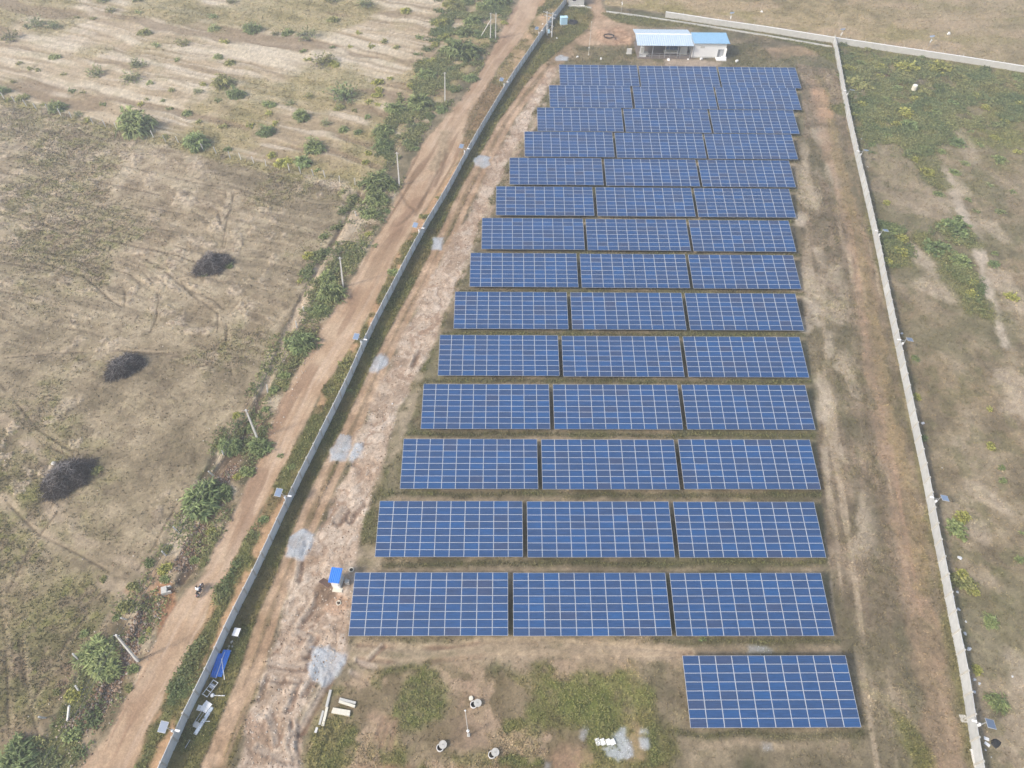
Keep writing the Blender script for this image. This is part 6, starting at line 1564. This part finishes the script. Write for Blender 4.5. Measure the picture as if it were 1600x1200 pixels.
b = MB(); b.box((0.02, 0, 0.42), (0.42, 0.26, 0.36)); b.tube([(0.5, 0, 0.9), (0.1, 0, 0.72), (-0.6, 0, 0.70)], 0.035, 6); b.tube([(0.45, 0, 0.85), (0.15, 0, 0.3), (-0.66, 0, 0.31)], 0.03, 6); b.build('engine_frame', M_dark, root)
b = MB(); b.tube([(0.1, -0.16, 0.3), (-0.3, -0.17, 0.3), (-0.8, -0.18, 0.42)], 0.045, 8); b.build('exhaust', M_chrome, root)
b = MB()
for s in (-0.08, 0.08): b.tube([(0.46, s, 0.95), (0.66, s, 0.31)], 0.025, 6)
b.build('fork', M_chrome, root)
b = MB(); b.tube([(0.32, -0.36, 1.02), (0.44, -0.15, 1.06), (0.46, 0, 1.02), (0.44, 0.15, 1.06), (0.32, 0.36, 1.02)], 0.016, 6); b.build('handlebar', M_chrome, root)
for s in (-1, 1):
    b = MB(); b.tube([(0.4, 0.24*s, 1.05), (0.38, 0.3*s, 1.2)], 0.008, 4); b.box((0.38, 0.31*s, 1.22), (0.02, 0.12, 0.08)); b.build('mirror', M_dark, root)
b = MB(); b.lathe([(0.001, 0), (0.09, 0.0), (0.08, -0.1), (0.001, -0.13)], 12, (0.62, 0, 0.92), mtx=Matrix.Rotation(R(90), 4, 'Y')); b.build('headlight', M_white, root)
for x, a0 in ((0.66, 0.5), (-0.66, 1.2)):
    b = MB(); arc = [(x+0.35*math.cos(a0+q*0.22), 0.31+0.35*math.sin(a0+q*0.22)) for q in range(8)]
    for (xa, za), (xb, zb) in zip(arc, arc[1:]): b.beam((xa, 0, za), (xb, 0, zb), 0.13, 0.015)
    b.build('mudguard', M_mbody, root)
b = MB(); b.box((-0.86, 0, 0.74), (0.05, 0.14, 0.07)); b.build('tail_light', mat('red_lens', (0.4, 0.02, 0.02), 0.3), root)

def rider(parent_loc, rz):
    """seated figure facing +x, one skinned surface"""
    J = {}; E = []; RAD = []
    pts = [('pelvis', (-0.22, 0, 0.90), .155), ('waist', (-0.20, 0, 1.06), .15), ('chest', (-0.14, 0, 1.28), .165), ('neck0', (-0.10, 0, 1.43), .075), ('neck1', (-0.08, 0, 1.50), .06), ('head0', (-0.065, 0, 1.56), .085), ('head1', (-0.06, 0, 1.65), .105), ('head2', (-0.065, 0, 1.73), .075), ('nose', (0.045, 0, 1.625), .02)]
    bones = [('pelvis', 'waist'), ('waist', 'chest'), ('chest', 'neck0'), ('neck0', 'neck1'), ('neck1', 'head0'), ('head0', 'head1'), ('head1', 'head2'), ('head1', 'nose')]
    for s, t in ((1, 'l'), (-1, 'r')):
        pts += [('sh'+t, (-0.12, .20*s, 1.38), .075), ('el'+t, (0.06, .30*s, 1.15), .05), ('wr'+t, (0.28, .32*s, 1.07), .034), ('pa'+t, (0.335, .325*s, 1.065), .036),
                ('hip'+t, (-0.18, .11*s, 0.88), .105), ('kn'+t, (0.20, .20*s, 0.83), .075), ('an'+t, (0.08, .19*s, 0.40), .05), ('to'+t, (0.24, .20*s, 0.35), .042), ('ear'+t, (-0.06, .105*s, 1.63), .022)]
        bones += [('chest', 'sh'+t), ('sh'+t, 'el'+t), ('el'+t, 'wr'+t), ('wr'+t, 'pa'+t), ('pelvis', 'hip'+t), ('hip'+t, 'kn'+t), ('kn'+t, 'an'+t), ('an'+t, 'to'+t), ('head1', 'ear'+t)]
        for f in range(4):
            nm = f'f{f}{t}'
            pts += [(nm+'a', (0.375, (.292+.02*f)*s, 1.06), .0105), (nm+'b', (0.395+.006*(f in (1, 2)), (.290+.021*f)*s, 1.035), .0095), (nm+'c', (0.375, (.290+.021*f)*s, 1.012), .008)]
            bones += [('pa'+t, nm+'a'), (nm+'a', nm+'b'), (nm+'b', nm+'c')]
        pts += [('th'+t+'a', (0.34, .285*s, 1.055), .012), ('th'+t+'b', (0.365, .272*s, 1.03), .009)]
        bones += [('pa'+t, 'th'+t+'a'), ('th'+t+'a', 'th'+t+'b')]
    idx = {p[0]: k for k, p in enumerate(pts)}
    me = bpy.data.meshes.new('person')
    me.from_pydata([p[1] for p in pts], [(idx[a], idx[c]) for a, c in bones], [])
    ob = bpy.data.objects.new('person', me); COL.objects.link(ob)
    sk = ob.modifiers.new('skin', 'SKIN')
    for k, p in enumerate(pts):
        v = me.skin_vertices[0].data[k]; v.radius = (p[2], p[2]*(1.0 if p[0] not in ('chest', 'waist', 'pelvis') else 1.0)); v.use_root = (k == 0)
    sb = ob.modifiers.new('sub', 'SUBSURF'); sb.levels = 2; sb.render_levels = 2
    dg = bpy.context.evaluated_depsgraph_get()
    m2 = bpy.data.meshes.new_from_object(ob.evaluated_get(dg))
    ob.modifiers.clear(); ob.data = m2
    m2.materials.clear()
    for mm in (mat('skin', (0.19, 0.105, 0.07), 0.6), mat('white_shirt', (0.74, 0.75, 0.78), 0.85), mat('dark_trousers', (0.035, 0.04, 0.075), 0.9), mat('shoes', (0.03, 0.025, 0.02), 0.7)): m2.materials.append(mm)
    for f in m2.polygons:
        c = f.center; f.use_smooth = True
        arm = abs(c.y) > 0.215 and c.z > 1.0
        if c.z > 1.455 or (arm and c.x > 0.03): k = 0
        elif c.z < 0.43: k = 3
        elif c.z < 0.99 : k = 2
        else: k = 1
        f.material_index = k
    ob.location = parent_loc; ob.rotation_euler = (0, 0, rz)
    b = MB(); b.lathe([(0.108, -0.03), (0.118, 0.03), (0.10, 0.09), (0.05, 0.13), (0.001, 0.14)], 14, (-0.075, 0, 1.665)); b.build('hair', mat('black_hair', (0.012, 0.01, 0.01), 0.7), ob)
    for s in (-1, 1):
        b = MB(); b.lathe([(0.001, -0.012), (0.014, 0), (0.001, 0.012)], 8, (0.038, .038*s, 1.655)); b.build('eye', M_black, ob)
    b = MB(); b.box((0.036, 0, 1.585), (0.012, 0.05, 0.012)); b.build('mouth', mat('lips', (0.16, 0.06, 0.05), 0.6), ob)
    return ob
pr = rider((mp_.x, mp_.y, gz(mp_.x, mp_.y)), mrz)
tag(pr, 'person in white shirt and dark trousers riding the motorcycle', 'person')

# ------------------------------------------------------------------ haze
hz = MB(); hz.box((0, 1050, 47.5), (4300, 3400, 97.0))
hm = bpy.data.materials.new('haze'); hm.use_nodes = True
n_ = hm.node_tree.nodes; n_.remove(n_['Principled BSDF'])
vol = n_.new('ShaderNodeVolumePrincipled')
vol.inputs['Color'].default_value = (0.95, 0.96, 0.98, 1)
vol.inputs['Density'].default_value = 0.0011
vol.inputs['Anisotropy'].default_value = 0.3
hm.node_tree.links.new(vol.outputs[0], n_['Material Output'].inputs['Volume'])
tag(hz.build('haze', hm), 'thin pale haze hanging over the whole site', 'haze', kind='stuff')
